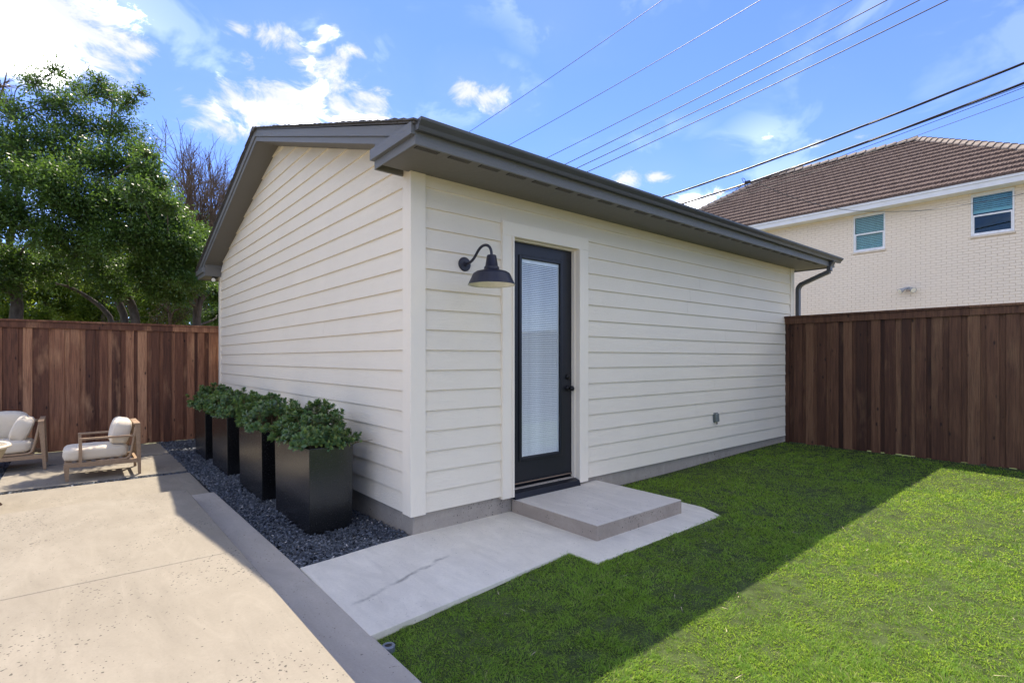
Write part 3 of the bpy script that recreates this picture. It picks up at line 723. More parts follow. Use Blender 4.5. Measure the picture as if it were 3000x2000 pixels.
# ---- small spotlight below the far eave return
sp = hit(626, 826, 0, -.10); sp = np.array([-.10, 6.47, 2.63])
spot = thing('spotlight', (sp[0], sp[1], 2.60), 'small black spotlight hanging under the far eave corner', 'spotlight')
MB().box(sp[0]-.04, sp[0]+.04, sp[1]-.03, sp[1]+.03, 2.652, 2.671).build('mount', M_KNOB, spot)
MB().tube([(sp[0]-.01, sp[1]+.02, 2.655), (sp[0]-.03, sp[1]-.07, 2.615)], [.03, .038], 16).build('housing', M_KNOB, spot)
MB().tube([(sp[0]-.03, sp[1]-.0705, 2.6148), (sp[0]-.031, sp[1]-.074, 2.6132)], .031, 16).build('lens', M_LAMPIN, spot)

# ================================================================== fences
def fence(name, label, axis, const, a0, a1, sgn, zb, zt, seed, M_FENCE):
    """pickets along axis; face looks towards sgn"""
    rr = random.Random(seed)
    mid = (a0+a1)/2; base = (mid, const, zb) if axis == 'x' else (const, mid, zb)
    t = thing(name, base, label, 'fence')
    def P(u, w, z): return (u, const+sgn*w, z) if axis == 'x' else (const+sgn*w, u, z)
    def bar(u0, u1, w0, w1, z0, z1, nm, bev=.002):
        m = MB(); x0, y0, _ = P(u0, w0, 0); x1, y1, _ = P(u1, w1, 0)
        m.box(min(x0,x1), max(x0,x1), min(y0,y1), max(y0,y1), z0, z1); return m.build(nm, M_FENCE, t, bevel=bev)
    u = a0; front = True
    while u < a1-.01:                    # board on board: recessed boards behind, face boards in front
        wv = rr.uniform(.10, .122); back = rr.uniform(.045, .068)
        bar(u, min(u+wv, a1), .0, .016+rr.uniform(-.002, .002), zb+rr.uniform(-.012, .012), zt-.11, 'picket')
        if u+wv+back < a1: bar(u+wv-.025, u+wv+back+.025, -.0175, -.0015, zb+rr.uniform(-.012, .012), zt-.11, 'picket')
        u += wv+back
    n = max(2, int((a1-a0)/2.1))
    for i in range(n):
        s0, s1 = a0+(a1-a0)*i/n, a0+(a1-a0)*(i+1)/n
        bar(s0+.001, s1-.001, .0185, .036, zt-.118, zt-.029, 'trim_board'); bar(s0+.001, s1-.001, -.06, .055, zt-.028, zt+rr.uniform(-.003, .003), 'cap_board')
        for zz in (.25, .95, 1.6): bar(s0+.001, s1-.001, -.055, -.018, zb+zz, zb+zz+.08, 'rail')
        bar(s0-.04, s0+.04, -.14, -.0555, zb-.1, zt-.03, 'post')
    return t
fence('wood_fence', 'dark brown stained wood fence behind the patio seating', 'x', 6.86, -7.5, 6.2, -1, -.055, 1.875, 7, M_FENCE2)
fence('wood_fence', 'dark brown wood fence joining the garage beside the lawn', 'y', 6.32, -8.5, -.015, -1, .062, 1.945, 9, M_FENCE)

# ================================================================== planters and shrubs
def leaf_geo(pos, dirs, ups, ln, wd, fold=.25):
    """6-vertex folded leaf: returns verts (n*6,3) and quads"""
    n = len(pos); side = np.cross(dirs, ups); side /= np.linalg.norm(side, axis=1, keepdims=True)+1e-9; nor = np.cross(side, dirs)
    ln = ln[:,None]; wd = wd[:,None]
    a = pos; t = pos + dirs*ln; b = pos + dirs*ln*.42 + side*wd*.5 + nor*wd*fold*.5; c = pos + dirs*ln*.42 - side*wd*.5 + nor*wd*fold*.5
    b2 = pos + dirs*ln*.78 + side*wd*.40 + nor*wd*fold*.3; c2 = pos + dirs*ln*.78 - side*wd*.40 + nor*wd*fold*.3
    V = np.stack([a, b, b2, t, c2, c], 1).reshape(-1, 3); i = np.arange(n)[:,None]*6
    Fq = np.concatenate([i + np.array([[0,1,2,3]]), i + np.array([[0,3,4,5]])], 0)
    return V, Fq
def unit(v): return v/(np.linalg.norm(v, axis=-1, keepdims=True)+1e-9)

def planter(y0, ln, label, slabel):
    x0, x1, zt = -.560, -.212, .628
    t = thing('planter', (-.386, y0+ln/2, -.05), label, 'planter', 'black planters along the gable wall')
    m = MB(); y1 = y0+ln; e = .018
    o = [(x0+.010,y0+.008),(x1-.010,y0+.008),(x1-.010,y1-.008),(x0+.010,y1-.008)]; q = [(x0,y0),(x1,y0),(x1,y1),(x0,y1)]; w = [(x0+e,y0+e),(x1-e,y0+e),(x1-e,y1-e),(x0+e,y1-e)]
    i = 0; m.v = [(a,b,-.07) for a,b in o] + [(a,b,zt) for a,b in q] + [(a,b,zt) for a,b in w] + [(a,b,zt-.12) for a,b in w]
    m.f = [(3,2,1,0)] + [(k,(k+1)%4,4+(k+1)%4,4+k) for k in range(4)] + [(4+k,4+(k+1)%4,8+(k+1)%4,8+k) for k in range(4)] + [(8+k,8+(k+1)%4,12+(k+1)%4,12+k) for k in range(4)]
    m.build('box', M_PLANT, t, bevel=.003)
    MB().box(x0+e-.001, x1-e+.001, y0+e-.001, y1-e+.001, zt-.16, zt-.05).build('soil', M_SOIL, t)
    s = thing('shrub', (-.386, y0+ln/2, zt-.05), slabel, 'shrub', 'shrubs growing in the black planters')
    r = np.random.default_rng(int(y0*100)); cx, cy = -.386, y0+ln/2
    nsh = 330
    u = r.uniform(-1, 1, (nsh, 2)); u[:,0] = np.sign(u[:,0])*np.abs(u[:,0])**.8
    base = np.stack([cx+u[:,0]*.12, cy+u[:,1]*(ln/2-.09), np.full(nsh, zt-.05)], 1)
    hgt = r.uniform(.12, .29, nsh)*(1-.35*np.maximum(np.abs(u[:,0]), np.abs(u[:,1]))**3) + .05*np.sin(u[:,1]*4+y0*3)
    low = r.random(nsh) < .30; hgt[low] = r.uniform(.005, .09, low.sum())
    spread = np.where(low, .92, .60)
    tip = base + np.stack([u[:,0]*.145*spread + r.normal(0,.03,nsh), u[:,1]*.16*spread + r.normal(0,.04,nsh), .04+hgt], 1)
    st = MB()
    for k in range(nsh): mid = (base[k]+tip[k])/2 + np.array([0,0,.02]); st.tube([base[k], mid, tip[k]], [.0035,.003,.0015], 4, False)
    st.build('stems', M_STEM, s)['kind'] = 'stuff'
    ax = unit(tip-base + np.stack([u[:,0]*.05, u[:,1]*.04, np.full(nsh,.02)], 1)); P, D, U, Ln = [], [], [], []
    for ring, (nl, back, tilt, sz) in enumerate(((6, 0.0, .42, .036), (7, .018, .85, .043), (7, .042, 1.2, .043), (6, .075, 1.35, .040))):
        for j in range(nl):
            a = 2*math.pi*(j/nl) + ring*.4 + r.uniform(0, 6.28, nsh)*.15 + np.arange(nsh)*1.7
            ref = np.where(np.abs(ax[:,2:3]) < .9, np.array([[0,0,1.]]), np.array([[1.,0,0]])); e1 = unit(np.cross(ax, ref)); e2 = np.cross(ax, e1)
            ti = (tilt + r.normal(0,.18,nsh))[:,None]
            d = ax*np.cos(ti) + (e1*np.cos(a)[:,None] + e2*np.sin(a)[:,None])*np.sin(ti)
            P.append(tip - ax*back*np.linalg.norm(tip-base,axis=1,keepdims=True).clip(.4,1)); D.append(unit(d)); U.append(unit(ax*np.sin(ti)-d*.0+ax*.3)); Ln.append(sz*r.uniform(.75,1.2,nsh))
    P = np.concatenate(P); D = np.concatenate(D); U = np.concatenate(U); Ln = np.concatenate(Ln)
    keep = ~((P[:,2]+D[:,2]*Ln < zt) & (P[:,0]+D[:,0]*Ln > x0-.004) & (P[:,0]+D[:,0]*Ln < x1+.004) & (P[:,1]+D[:,1]*Ln > y0-.004) & (P[:,1]+D[:,1]*Ln < y1+.004)) & (P[:,0]+D[:,0]*Ln < x1+.075) & (P[:,1]+D[:,1]*Ln > y0-.10)
    V, Fq = leaf_geo(P[keep], D[keep], U[keep], Ln[keep], Ln[keep]*.46)
    big('foliage', V, Fq, None, M_SHRUB, s, False, True)
PL = ('black tapered planter closest to the garage corner and door', 'second black planter counted from the garage corner', 'third black planter counted from the garage corner', 'black planter at the fence end of the row')
SL = ('leafy green shrub in the planter closest to the garage corner', 'leafy shrub in the second planter from the garage corner', 'leafy shrub in the third planter from the garage corner', 'leafy shrub in the planter at the fence end of the row')
for k, y0 in enumerate((.565, 1.86, 3.30, 4.60)): planter(y0, (.87, .87, .84, .76)[k], PL[k], SL[k])

# ================================================================== gravel
def chips(n, region, zf, size, seed):
    r = np.random.default_rng(seed); x0, x1, y0, y1 = region
    P = np.stack([r.uniform(x0, x1, n), r.uniform(y0, y1, n)], 1); return P
def build_gravel():
    r = np.random.default_rng(4); pts = []
    for (x0, x1, y0, y1, dens) in ((-.85, .0, -.08, 2.2, 8200), (-.86, .0, 2.2, 4.5, 5600), (-.86, .0, 4.5, 6.84, 3600), (-2.6, -.84, 3.92, 4.06, 5600), (-2.6, -.80, 5.53, 5.60, 4000), (-2.75, -2.55, 3.9, 6.8, 3600)):
        n = int((x1-x0)*(y1-y0)*dens); pts.append(np.stack([r.uniform(x0, x1, n), r.uniform(y0, y1, n), np.full(n, (8200/dens)**.5)], 1))
    P = np.concatenate(pts); x, y = P[:,0], P[:,1]
    ok = ~((x > -.86) & (y < 2.2) & (y < -.075 + (x+.832)*.115) ) & ~((x < -.835) & (y < 3.9))
    for q in (.565, 1.86, 3.30, 4.60): ok &= ~((x > -.55) & (x < -.22) & (y > q+.01) & (y < q+.74))
    P = P[ok]; n = len(P); x, y = P[:,0], P[:,1]
    inbed = x > -.86
    z = np.where(inbed & (y < 7), -.030 - .006*y, -.098) + .022*r.random(n) + .006*np.sin(x*9+y*5) ; z = np.where((x < -.86) | (y > 3.9) & (x < -.845), -.084+.018*r.random(n), z)
    near = np.clip((.35-y)/.4, 0, 1)*inbed; z += near*.018
    base = np.array([(1,.1,0),(.35,.8,.1),(-.55,.7,-.05),(-1,-.1,.05),(-.4,-.8,0),(.6,-.75,.05),(.1,0,.55),(0,.05,-.5)])
    fr = [(0,1,6),(1,2,6),(2,3,6),(3,4,6),(4,5,6),(5,0,6),(1,0,7),(2,1,7),(3,2,7),(4,3,7),(5,4,7),(0,5,7)]
    sz = .0105*P[:,2]*r.uniform(.55, 1.45, n); B = base[None]*r.uniform(.7, 1.3, (n,8,3))*sz[:,None,None]*np.array([1,.75,.5])
    ang = r.uniform(0, 6.28, n); tx = r.normal(0, .4, n); ty = r.normal(0, .4, n)
    c, s_ = np.cos(ang), np.sin(ang)
    X = B[...,0]*c[:,None]-B[...,1]*s_[:,None]; Y = B[...,0]*s_[:,None]+B[...,1]*c[:,None]; Z = B[...,2] + X*np.sin(tx)[:,None] + Y*np.sin(ty)[:,None]
    V = np.stack([X+x[:,None], Y+y[:,None], Z+z[:,None]], -1).reshape(-1,3)
    Fc = (np.arange(n)[:,None,None]*8 + np.array(fr)[None]).reshape(-1,3)
    big('gravel', V, None, Fc, M_GRAV, None, False, True, 'dark slate chip gravel around the planters and pavers', 'gravel')
build_gravel()

# ================================================================== grass
def vnoise(x, y, f, seed):              # smooth random field, 0..1
    g = np.random.default_rng(seed).random((257, 257)); u = (x+20)*f % 256; v = (y+20)*f % 256
    i = u.astype(int); j = v.astype(int); a = u-i; b = v-j; a = a*a*(3-2*a); b = b*b*(3-2*b)
    return (g[i,j]*(1-a)+g[i+1,j]*a)*(1-b) + (g[i,j+1]*(1-a)+g[i+1,j+1]*a)*b
def build_grass():
    r = np.random.default_rng(8); tot = []
    def onpath(x, y, e=.0):
        a = (y > -1.118+.0973*(x+.848)+e) & (x < .655) | (x >= .655-.0) & (x < 2.34-e) & (y > -1.213+e)
        return a | (x < -.855) | (y > -.005)
    for ring, (d0, d1, dens, wd) in enumerate(((0, 3.0, 24000, .0032), (3.0, 4.5, 15000, .0042), (4.5, 6.5, 8000, .0052), (6.5, 12, 5000, .0068))):
        n = int(7.2*7.6*dens); x = r.uniform(-.86, 6.30, n); y = r.uniform(-7.4, 0, n); d = np.hypot(x-CAM[0], y-CAM[1])
        fwd = (x-CAM[0])*XD[1] + (y-CAM[1])*YD[1]; lat = (x-CAM[0])*XD[0] + (y-CAM[1])*YD[0]
        k = (d >= d0) & (d < d1) & (fwd > .4) & (np.abs(lat) < fwd*1.15+1.2) & ~onpath(x, y, np.abs(r.normal(0, .016, n)))
        # bare strip of soil under the right fence and along the wall
        gap = .55*vnoise(x, y, 6.0, 5) + .45*vnoise(x, y, 15.0, 6)
        k &= r.random(n) < np.clip((gap-.14)/.2, .5, 1)
        k &= (r.random(n) < np.clip((6.22-x)/.14, 0.12, 1)) & (r.random(n) < np.clip((-y-.0)/.10, .15, 1))
        tot.append((x[k], y[k], np.full(k.sum(), wd)))
    x = np.concatenate([t[0] for t in tot]); y = np.concatenate([t[1] for t in tot]); wd = np.concatenate([t[2] for t in tot]); n = len(x)
    z = lawn_z(x, y)-.004
    # clumps lean together
    lean = 9*vnoise(x, y, 5.0, 9) + 4*vnoise(x, y, 13.0, 10)
    ang = lean + r.normal(0, 1.1, n)
    cl = 1.2*(vnoise(x, y, 6.0, 5)-.5) + 1.0*(vnoise(x, y, 15.0, 6)-.5)
    h = r.uniform(.009, .021, n)*(1+.5*cl)*(1+.22*np.sin(x*3.1+1.7*np.sin(y*2.3))) ; ln = r.uniform(.4, 1.9, n)*h
    edge = r.random(n) < .012; h[edge] *= 1.35
    dx, dy = np.cos(ang), np.sin(ang); w = wd*r.uniform(.6, 1.3, n)*np.where(r.random(n) < .12, 1.9, 1.0); fa = r.uniform(0, 6.28, n); sx, sy = np.cos(fa)*w/2, np.sin(fa)*w/2
    p0 = np.stack([x-sx, y-sy, z], 1); p1 = np.stack([x+sx, y+sy, z], 1)
    mx, my, mz = x+dx*ln*.35, y+dy*ln*.35, z+h*.62
    p2 = np.stack([mx+sx*.8, my+sy*.8, mz], 1); p3 = np.stack([mx-sx*.8, my-sy*.8, mz], 1); p4 = np.stack([x+dx*ln, y+dy*ln, z+h*r.uniform(.75, 1.0, n)], 1)
    V = np.stack([p0, p1, p2, p3, p4], 1).reshape(-1, 3); i = np.arange(n)[:,None]*5
    F3 = np.concatenate([i+np.array([[0,1,2]]), i+np.array([[0,2,3]]), i+np.array([[3,2,4]])], 0)
    # a few long dry clippings lying on top
    m = 220; x = r.uniform(-.6, 6.0, m); y = r.uniform(-6.0, -.3, m); kk = ~onpath(x, y, -.05); x, y = x[kk], y[kk]; m = len(x); a = r.uniform(0, 6.28, m); l2 = r.uniform(.02, .075, m); z = lawn_z(x, y)+.026
    q0 = np.stack([x, y, z], 1); q1 = np.stack([x+np.cos(a)*l2+np.sin(a)*.002, y+np.sin(a)*l2-np.cos(a)*.002, z+r.uniform(-.004, .010, m)], 1); q2 = np.stack([x-np.sin(a)*.004, y+np.cos(a)*.004, z], 1)
    V2 = np.stack([q0, q1, q2], 1).reshape(-1, 3); big('clippings', V2, None, np.arange(m*3).reshape(-1, 3), M_STRAW, None, False, True, 'pale dry grass clippings scattered on the lawn', 'clippings')
    big('grass', V, None, F3, M_GRASS, None, False, True, 'short green turf grass of the lawn', 'grass')
    print('grass blades', n)
build_grass()
# in-ground light ring in the lawn edge
q = hit(1131, 1889, 2, .0); q[0] += .012
sl = thing('ground_light', (q[0], q[1], -.02), 'round metal in-ground fixture in the grass by the patio edge', 'fixture')
MB().lathe([(.0,-.03),(.030,-.03),(.030,.016),(.028,.019),(.019,.021),(.017,.014),(0,.013)], (q[0], q[1], -.022), 28).build('housing', M_METAL, sl, smooth=False)
MB().lathe([(0,.0145),(.0165,.0145),(.0165,.0165),(0,.0175)], (q[0], q[1], -.022), 20).build('lens', M_KNOB, sl)

# ================================================================== furniture
def cushion(x0, x1, y0, y1, z0, z1, name, parent, puff=.35, rot=None, seed=1, piv=None):
    """soft box: superellipsoid shell with light wrinkles"""
    r = np.random.default_rng(seed); n, k = 40, 24; V = []
    c = np.array([(x0+x1)/2, (y0+y1)/2, (z0+z1)/2]); h = np.array([x1-x0, y1-y0, z1-z0])/2
    th = np.linspace(0, 2*math.pi, n, endpoint=False); ph = np.linspace(-math.pi/2, math.pi/2, k)
    sp_ = lambda v, e: np.sign(v)*np.abs(v)**e
    for p in ph:
        for t in th:
            q = np.array([sp_(math.cos(p), puff)*sp_(math.cos(t), .32), sp_(math.cos(p), puff)*sp_(math.sin(t), .32), sp_(math.sin(p), .62)])
            q = q*h; q = q*(1+.012*math.sin(9*t+3*p+seed)+.010*math.sin(17*t-5*p))
            V.append(q)
    V = np.array(V)
    if rot is not None:
        Rm = np.array(Matrix.Rotation(rot[1], 3, rot[0])); V = V @ Rm.T
    V = V + c; m = MB(); m.v = [tuple(v) for v in V]
    for j in range(k-1):
        for i in range(n): m.f.append((j*n+i, j*n+(i+1) % n, (j+1)*n+(i+1) % n, (j+1)*n+i))
    return m.build(name, M_CUSH, parent, smooth=True)
GZ_ = -.058
def armchair():
    xf, xb, ya, yb = -2.0, -1.30, 4.20, 4.82
    t = thing('lounge_armchair', ((xf+xb)/2, (ya+yb)/2, GZ_), 'weathered wood lounge armchair with cream seat and back cushions', 'armchair')
    for y in (ya+.02, yb-.02):
        MB().beam((xf+.03, y, GZ_), (xf+.022, y, .115), .026, .030, (1,0,0), .036, .048).build('leg', M_TEAK, t, bevel=.003)
        MB().beam((xb-.008, y, GZ_), (xb-.026, y, .53), .026, .030, (1,0,0), .036, .052).build('leg', M_TEAK, t, bevel=.003)
        MB().beam((xf+.002, y, .118), (xb-.03, y, .105), .034, .048).build('side_rail', M_TEAK, t, bevel=.003)
        MB().beam((xf+.145, y, .11), (xf+.145, y, .392), .032, .032, (1,0,0)).build('arm_post', M_TEAK, t, bevel=.003)
        MB().beam((xf+.128, y, .402), (xb-.045, y, .402), .036, .022).build('arm', M_TEAK, t, bevel=.003)
        MB().tube([(p[0], y, p[1]) for p in smoothp([(xb-.40, .137), (xb-.16, .135), (xb-.115, .145), (xb-.09, .19), (xb-.045, .50)])], .014, 8).build('back_slat', M_TEAK, t, smooth=True)
    MB().beam((xf+.022, ya+.04, .118), (xf+.022, yb-.04, .118), .03, .045).build('front_rail', M_TEAK, t, bevel=.003)
    MB().beam((xb-.04, ya+.04, .105), (xb-.04, yb-.04, .105), .03, .04).build('back_rail', M_TEAK, t, bevel=.003)
    MB().beam((xb-.032, ya-.002, .537), (xb-.032, yb+.002, .537), .062, .022).build('top_rail', M_TEAK, t, bevel=.003)
    for i in range(7): MB().beam((xf+.05+i*.085, ya+.04, .137), (xf+.05+i*.085, yb-.04, .137), .045, .012).build('seat_slat', M_TEAK, t)
    cushion(xf-.01, xb-.11, ya+.045, yb-.045, .146, .298, 'seat_cushion', t, .22, None, 2)
    cushion(xb-.275, xb-.085, ya+.06, yb-.06, .285, .600, 'back_cushion', t, .62, ('Y', math.radians(13)), 3)
armchair()
def sofa():
    xr, xl, yf, yb = -2.185, -3.85, 5.26, 5.90
    t = thing('outdoor_sofa', ((xr+xl)/2, (yf+yb)/2, GZ_), 'weathered wood outdoor sofa with cream cushions against the fence', 'sofa')
    for x, sg in ((xr, 1), (xl, -1)):
        for y in (yf, yb-.02):
            MB().beam((x, y, GZ_), (x-sg*.035, y, .525), .028, .030, (1,0,0), .040, .055).build('leg', M_TEAK, t, bevel=.003)
        MB().beam((x-sg*.036, yf-.03, .535), (x-sg*.036, yb+.01, .535), .055, .024).build('arm_rail', M_TEAK, t, bevel=.003)
        MB().beam((x-sg*.02, yf+.02, .118), (x-sg*.02, yb-.03, .118), .03, .045).build('side_rail', M_TEAK, t, bevel=.003)
        for y in (yf+.005, yf+.3, yb-.06):
            MB().tube([(p[0], y, p[1]) for p in smoothp([(x-sg*.5, .148), (x-sg*.20, .148), (x-sg*.135, .155), (x-sg*.105, .20), (x-sg*.05, .50)])], .015, 8).build('arm_slat', M_TEAK, t, smooth=True)
    for y in (yf, yb-.02): MB().beam((xr-.02, y, .105), (xl+.02, y, .105), .032, .048).build('long_rail', M_TEAK, t, bevel=.003)
    MB().beam((xr-.04, yb-.01, .50), (xl+.04, yb-.01, .50), .05, .03).build('top_rail', M_TEAK, t, bevel=.003)
    MB().box(xl+.1, xr-.1, yf+.02, yb-.05, .134, .146).build('seat_deck', M_TEAK, t)
    for i in range(2): cushion(xl+.13+i*.72, xl+.13+i*.72+.70, yf-.02, yb-.16, .160, .318, 'seat_cushion', t, .26, None, 4+i)
    for i in range(2): cushion(xl+.12+i*.70, xl+.12+i*.70+.69, yb-.26, yb-.06, .30, .645, 'back_cushion', t, .5, ('X', math.radians(10)), 7+i)
    cushion(xr-.31, xr-.13, yf+.05, yf+.46, .285, .60, 'throw_pillow', t, .6, ('Y', math.radians(22)), 9)
sofa()
def round_chair():
    c = np.array([-2.83, 3.22]); q = hit(30, 1326, 1, 3.22); c[0] = q[0]-.43
    t = thing('round_woven_chair', (c[0], c[1], GZ_), 'round cream woven rope chair with brown splayed legs', 'chair')
    sh = MB().lathe([(.02,.19),(.15,.20),(.25,.24),(.33,.33),(.385,.43),(.415,.505),(.425,.512),(.422,.525),(.405,.52),(.37,.44),(.31,.35),(.23,.27),(.12,.235),(.0,.23)], (c[0], c[1], 0), 64)
    sh.build('woven_shell', M_WEAVE, t, smooth=True)
    MB().tube([(c[0]+.424*math.cos(a), c[1]+.424*math.sin(a), .518) for a in np.linspace(0, 2*math.pi, 60)], .016, 10).build('rim', M_CUSH, t, smooth=True)
    f = hit(3, 1479, 2, GZ_); a0 = math.atan2(f[1]-c[1], f[0]-c[0]); rr = math.hypot(f[1]-c[1], f[0]-c[0])
    for k in range(4):
        a = a0+k*math.pi/2; MB().beam((c[0]+rr*math.cos(a), c[1]+rr*math.sin(a), GZ_), (c[0]+.17*math.cos(a), c[1]+.17*math.sin(a), .225), .022, .022, (-math.sin(a), math.cos(a), 0), .036, .036).build('leg', M_DARKLEG, t, bevel=.002)
    cushion(c[0]-.25, c[0]+.25, c[1]-.25, c[1]+.25, .235, .33, 'seat_cushion', t, .3, None, 12)
round_chair()

# ================================================================== neighbour's house
def neighbour():
    XW, XE = 15.2, 14.8; ZE = 5.61; PIT = 8/12.; D = 4.0; YA, YB = 1.12, 5.98
    h = thing('brick_house', (XW+4, 3.5, -.3), 'two-storey painted brick house with brown tiled hip roof beyond the fence', 'house')
    WIN = [(1.06, 1.825, 4.335, 5.375), (-1.525, -.735, 4.345, 5.38)]
    ZT = 5.43; Y0, Y1 = -2.5, 9.6
    m = MB(); cuts = sorted([(a, b, c, d) for a, b, c, d in WIN]); y = Y0
    for a, b, c, d in cuts:
        m.box(XW+.012, XW+.3, y, a, -.3, ZT); m.box(XW+.012, XW+.3, a, b, -.3, c); m.box(XW+.012, XW+.3, a, b, d, ZT); y = b
    m.box(XW+.012, XW+.3, y, Y1, -.3, ZT)
    wall = m.build('wall', M_MORTAR, h)
    MB().box(XW+.3, XW+8, Y0, Y0+.3, -.3, ZT).box(XW+.3, XW+8, Y1-.3, Y1, -.3, ZT).box(XW+7.7, XW+8, Y0+.3, Y1-.3, -.3, ZT).build('wall', M_MORTAR, h)
    # bricks
    CH, BL, J = .0677, .2135, .0085; bl = []
    r_ = 0; z = 1.35
    while z < ZT-.05:
        yy = Y0 + (BL/2 if r_ % 2 else 0) - BL
        while yy < 6.6:
            segs = [(max(yy, Y0), min(yy+BL-J, 6.6))]
            for a, b, c, d in WIN:
                if z+CH > c-.055 and z < d+.0:
                    ns = []
                    for s0, s1 in segs:
                        if s1 <= a or s0 >= b: ns.append((s0, s1))
                        else:
                            if s0 < a-.02: ns.append((s0, a))
                            if s1 > b+.02: ns.append((b, s1))
                    segs = ns
            for s0, s1 in segs:
                if s1-s0 > .02: bl.append((s0, s1, z))
            yy += BL
        z += CH; r_ += 1
    full = [q for q in bl if abs(q[1]-q[0]-(BL-J)) < 1e-4]
    vis = sorted([q for q in full if q[0] > -1.72 and q[2] > 3.0 - .28*(q[0]+1.7) * 0], key=lambda q: q[0])[:300]; vs = set(vis)
    rest = MB()
    for s0, s1, z0 in bl:
        if (s0, s1, z0) in vs: continue
        dx = R.uniform(-.0015, .0015); rest.box(XW-.0+dx, XW+.0119, s0, s1, z0, z0+CH-J)
    rest.build('brick', M_BRICK, wall)['kind'] = 'stuff'
    b0 = MB().box(0, .0119, 0, BL-J, 0, CH-J).build('brick', M_BRICK, wall, bevel=.0)
    for k, (s0, s1, z0) in enumerate(vis):
        loc = (XW+R.uniform(-.0015, .0015), s0, z0)
        if k == 0: b0.location = Vector(np.array(loc)*S)
        else: dup(b0, wall, loc)
    # eaves
    MB().box(XE+.02, XW+.02, -2.86, 9.96, 5.405, 5.425).build('soffit', M_WTRIM, h)
    MB().box(XE, XE+.0195, -2.88, 9.98, 5.40, 5.565).build('fascia', M_WTRIM, h)
    MB().box(XE-.02, XE-.0005, -2.90, 10.0, 5.53, 5.60).build('fascia', M_WTRIM, h)
    MB().box(XE, XE+8.8, -2.88, -2.8605, 5.40, 5.6).build('fascia', M_WTRIM, h); MB().box(XE+.02, XE+8.8, -2.86, -2.5, 5.405, 5.425).build('soffit', M_WTRIM, h)
    MB().box(XW+.013, XW+.03, Y0, Y1, 5.30, 5.404).build('frieze', M_WTRIM, h)
    # roof planes
    zr = ZE + PIT*D
    C1, C2, C3, C4 = (XE-.03,-2.91,ZE-.02),(XE-.03,10.01,ZE-.02),(XE+8.03,10.01,ZE-.02),(XE+8.03,-2.91,ZE-.02); A, B = (XE+D,YA,zr-.01),(XE+D,YB,zr-.01)
    rf = MB(); rf.poly([C1,C2,B,A]); rf.poly([C4,C1,A]); rf.poly([C2,C3,B]); rf.poly([C3,C4,A,B]); rf.poly([C1,C4,C3,C2]); roof = rf.build('roof', M_UNDER, h)
    # tiles: courses on the face towards the yard (x) and the right hip (y-)
    nc = 15; dl = D/nc; tw = .30; tl = []
    for c in range(nc):
        d0 = c*dl-.03; d1 = d0+dl*1.12
        ya, yb = -2.9+c*dl, 10.0-c*dl; off = (c % 2)*tw*.5
        y = ya-off
        while y < yb:
            lo, hi = max(y, ya + .0), min(y+tw-.004, yb)
            lo2 = max(lo, ya+dl*.6); hi2 = min(hi, yb-dl*.6)
            if hi-lo > .03 and hi2-lo2 > .01: tl.append((lo, hi, d0, d1, lo2, hi2))
            y += tw
    def tile(m, t, ox=0, oy=0, oz=0):
        lo, hi, d0, d1, lo2, hi2 = t; z0 = ZE+PIT*d0; z1 = ZE+PIT*d1
        n = 4
        p = [(XE+d0-ox,lo-oy,z0+.002-oz),(XE+d0-ox,hi-oy,z0+.002-oz),(XE+d1-ox,hi2-oy,z1-.022-oz),(XE+d1-ox,lo2-oy,z1-.022-oz),(XE+d0-ox,lo-oy,z0+.066-oz),(XE+d0-ox,hi-oy,z0+.066-oz),(XE+d1-ox,hi2-oy,z1+.004-oz),(XE+d1-ox,lo2-oy,z1+.004-oz)]
        m.hexa(p)
        # raised shake ribs
        for a, b in ((.06,.2),(.3,.38),(.5,.68),(.78,.92)):
            u0, u1 = lo+(hi-lo)*a, lo+(hi-lo)*b
            if u0 < max(lo, lo2)-.001 or u1 > min(hi, hi2)+.001: continue
            m.hexa([(XE+d0-.004-ox,u0-oy,z0+.055-oz),(XE+d0-.004-ox,u1-oy,z0+.055-oz),(XE+d1-ox,u1-oy,z1-oz),(XE+d1-ox,u0-oy,z1-oz),(XE+d0-.004-ox,u0+.01-oy,z0+.078-oz),(XE+d0-.004-ox,u1-.01-oy,z0+.078-oz),(XE+d1-ox,u1-.01-oy,z1+.010-oz),(XE+d1-ox,u0+.01-oy,z1+.010-oz)])
    visible = [t for t in tl if t[0] > -2.2 and t[1] < 7.6]
    par = sorted([t for t in visible if abs(t[1]-t[0]-tw+.004) < 1e-3 and t[4] == t[0] and t[5] == t[1]], key=lambda t: t[0]+t[2]*.3)[:300]; ps = set(par)
    rest = MB()
    for t in tl:
        if t not in ps: tile(rest, t)
    rest.build('roof_tile', M_TILE, roof)['kind'] = 'stuff'
    first = None
    for t in par:
        loc = (XE+t[2], t[0], ZE+PIT*t[2])
        if first is None:
            m = MB(); tile(m, t, *loc); first = m.build('roof_tile', M_TILE, roof); first.location = Vector(np.array(loc)*S)
        else: dup(first, roof, loc)
    # right hip face: same courses turned
    rest = MB()
    for c in range(nc):
        d0 = c*dl-.03; d1 = d0+dl*1.1; x0, x1 = XE+c*dl, XE+8-c*dl; z0 = ZE+PIT*d0; z1 = ZE+PIT*d1; y0 = -2.88+d0; y1 = -2.88+d1
        rest.hexa([(x0,y0,z0),(x1,y0,z0),(x1-dl,y1,z1-.02),(x0+dl,y1,z1-.02),(x0,y0,z0+.046),(x1,y0,z0+.046),(x1-dl,y1,z1+.004),(x0+dl,y1,z1+.004)])
    rest.build('roof_tile', M_TILE, roof)['kind'] = 'stuff'
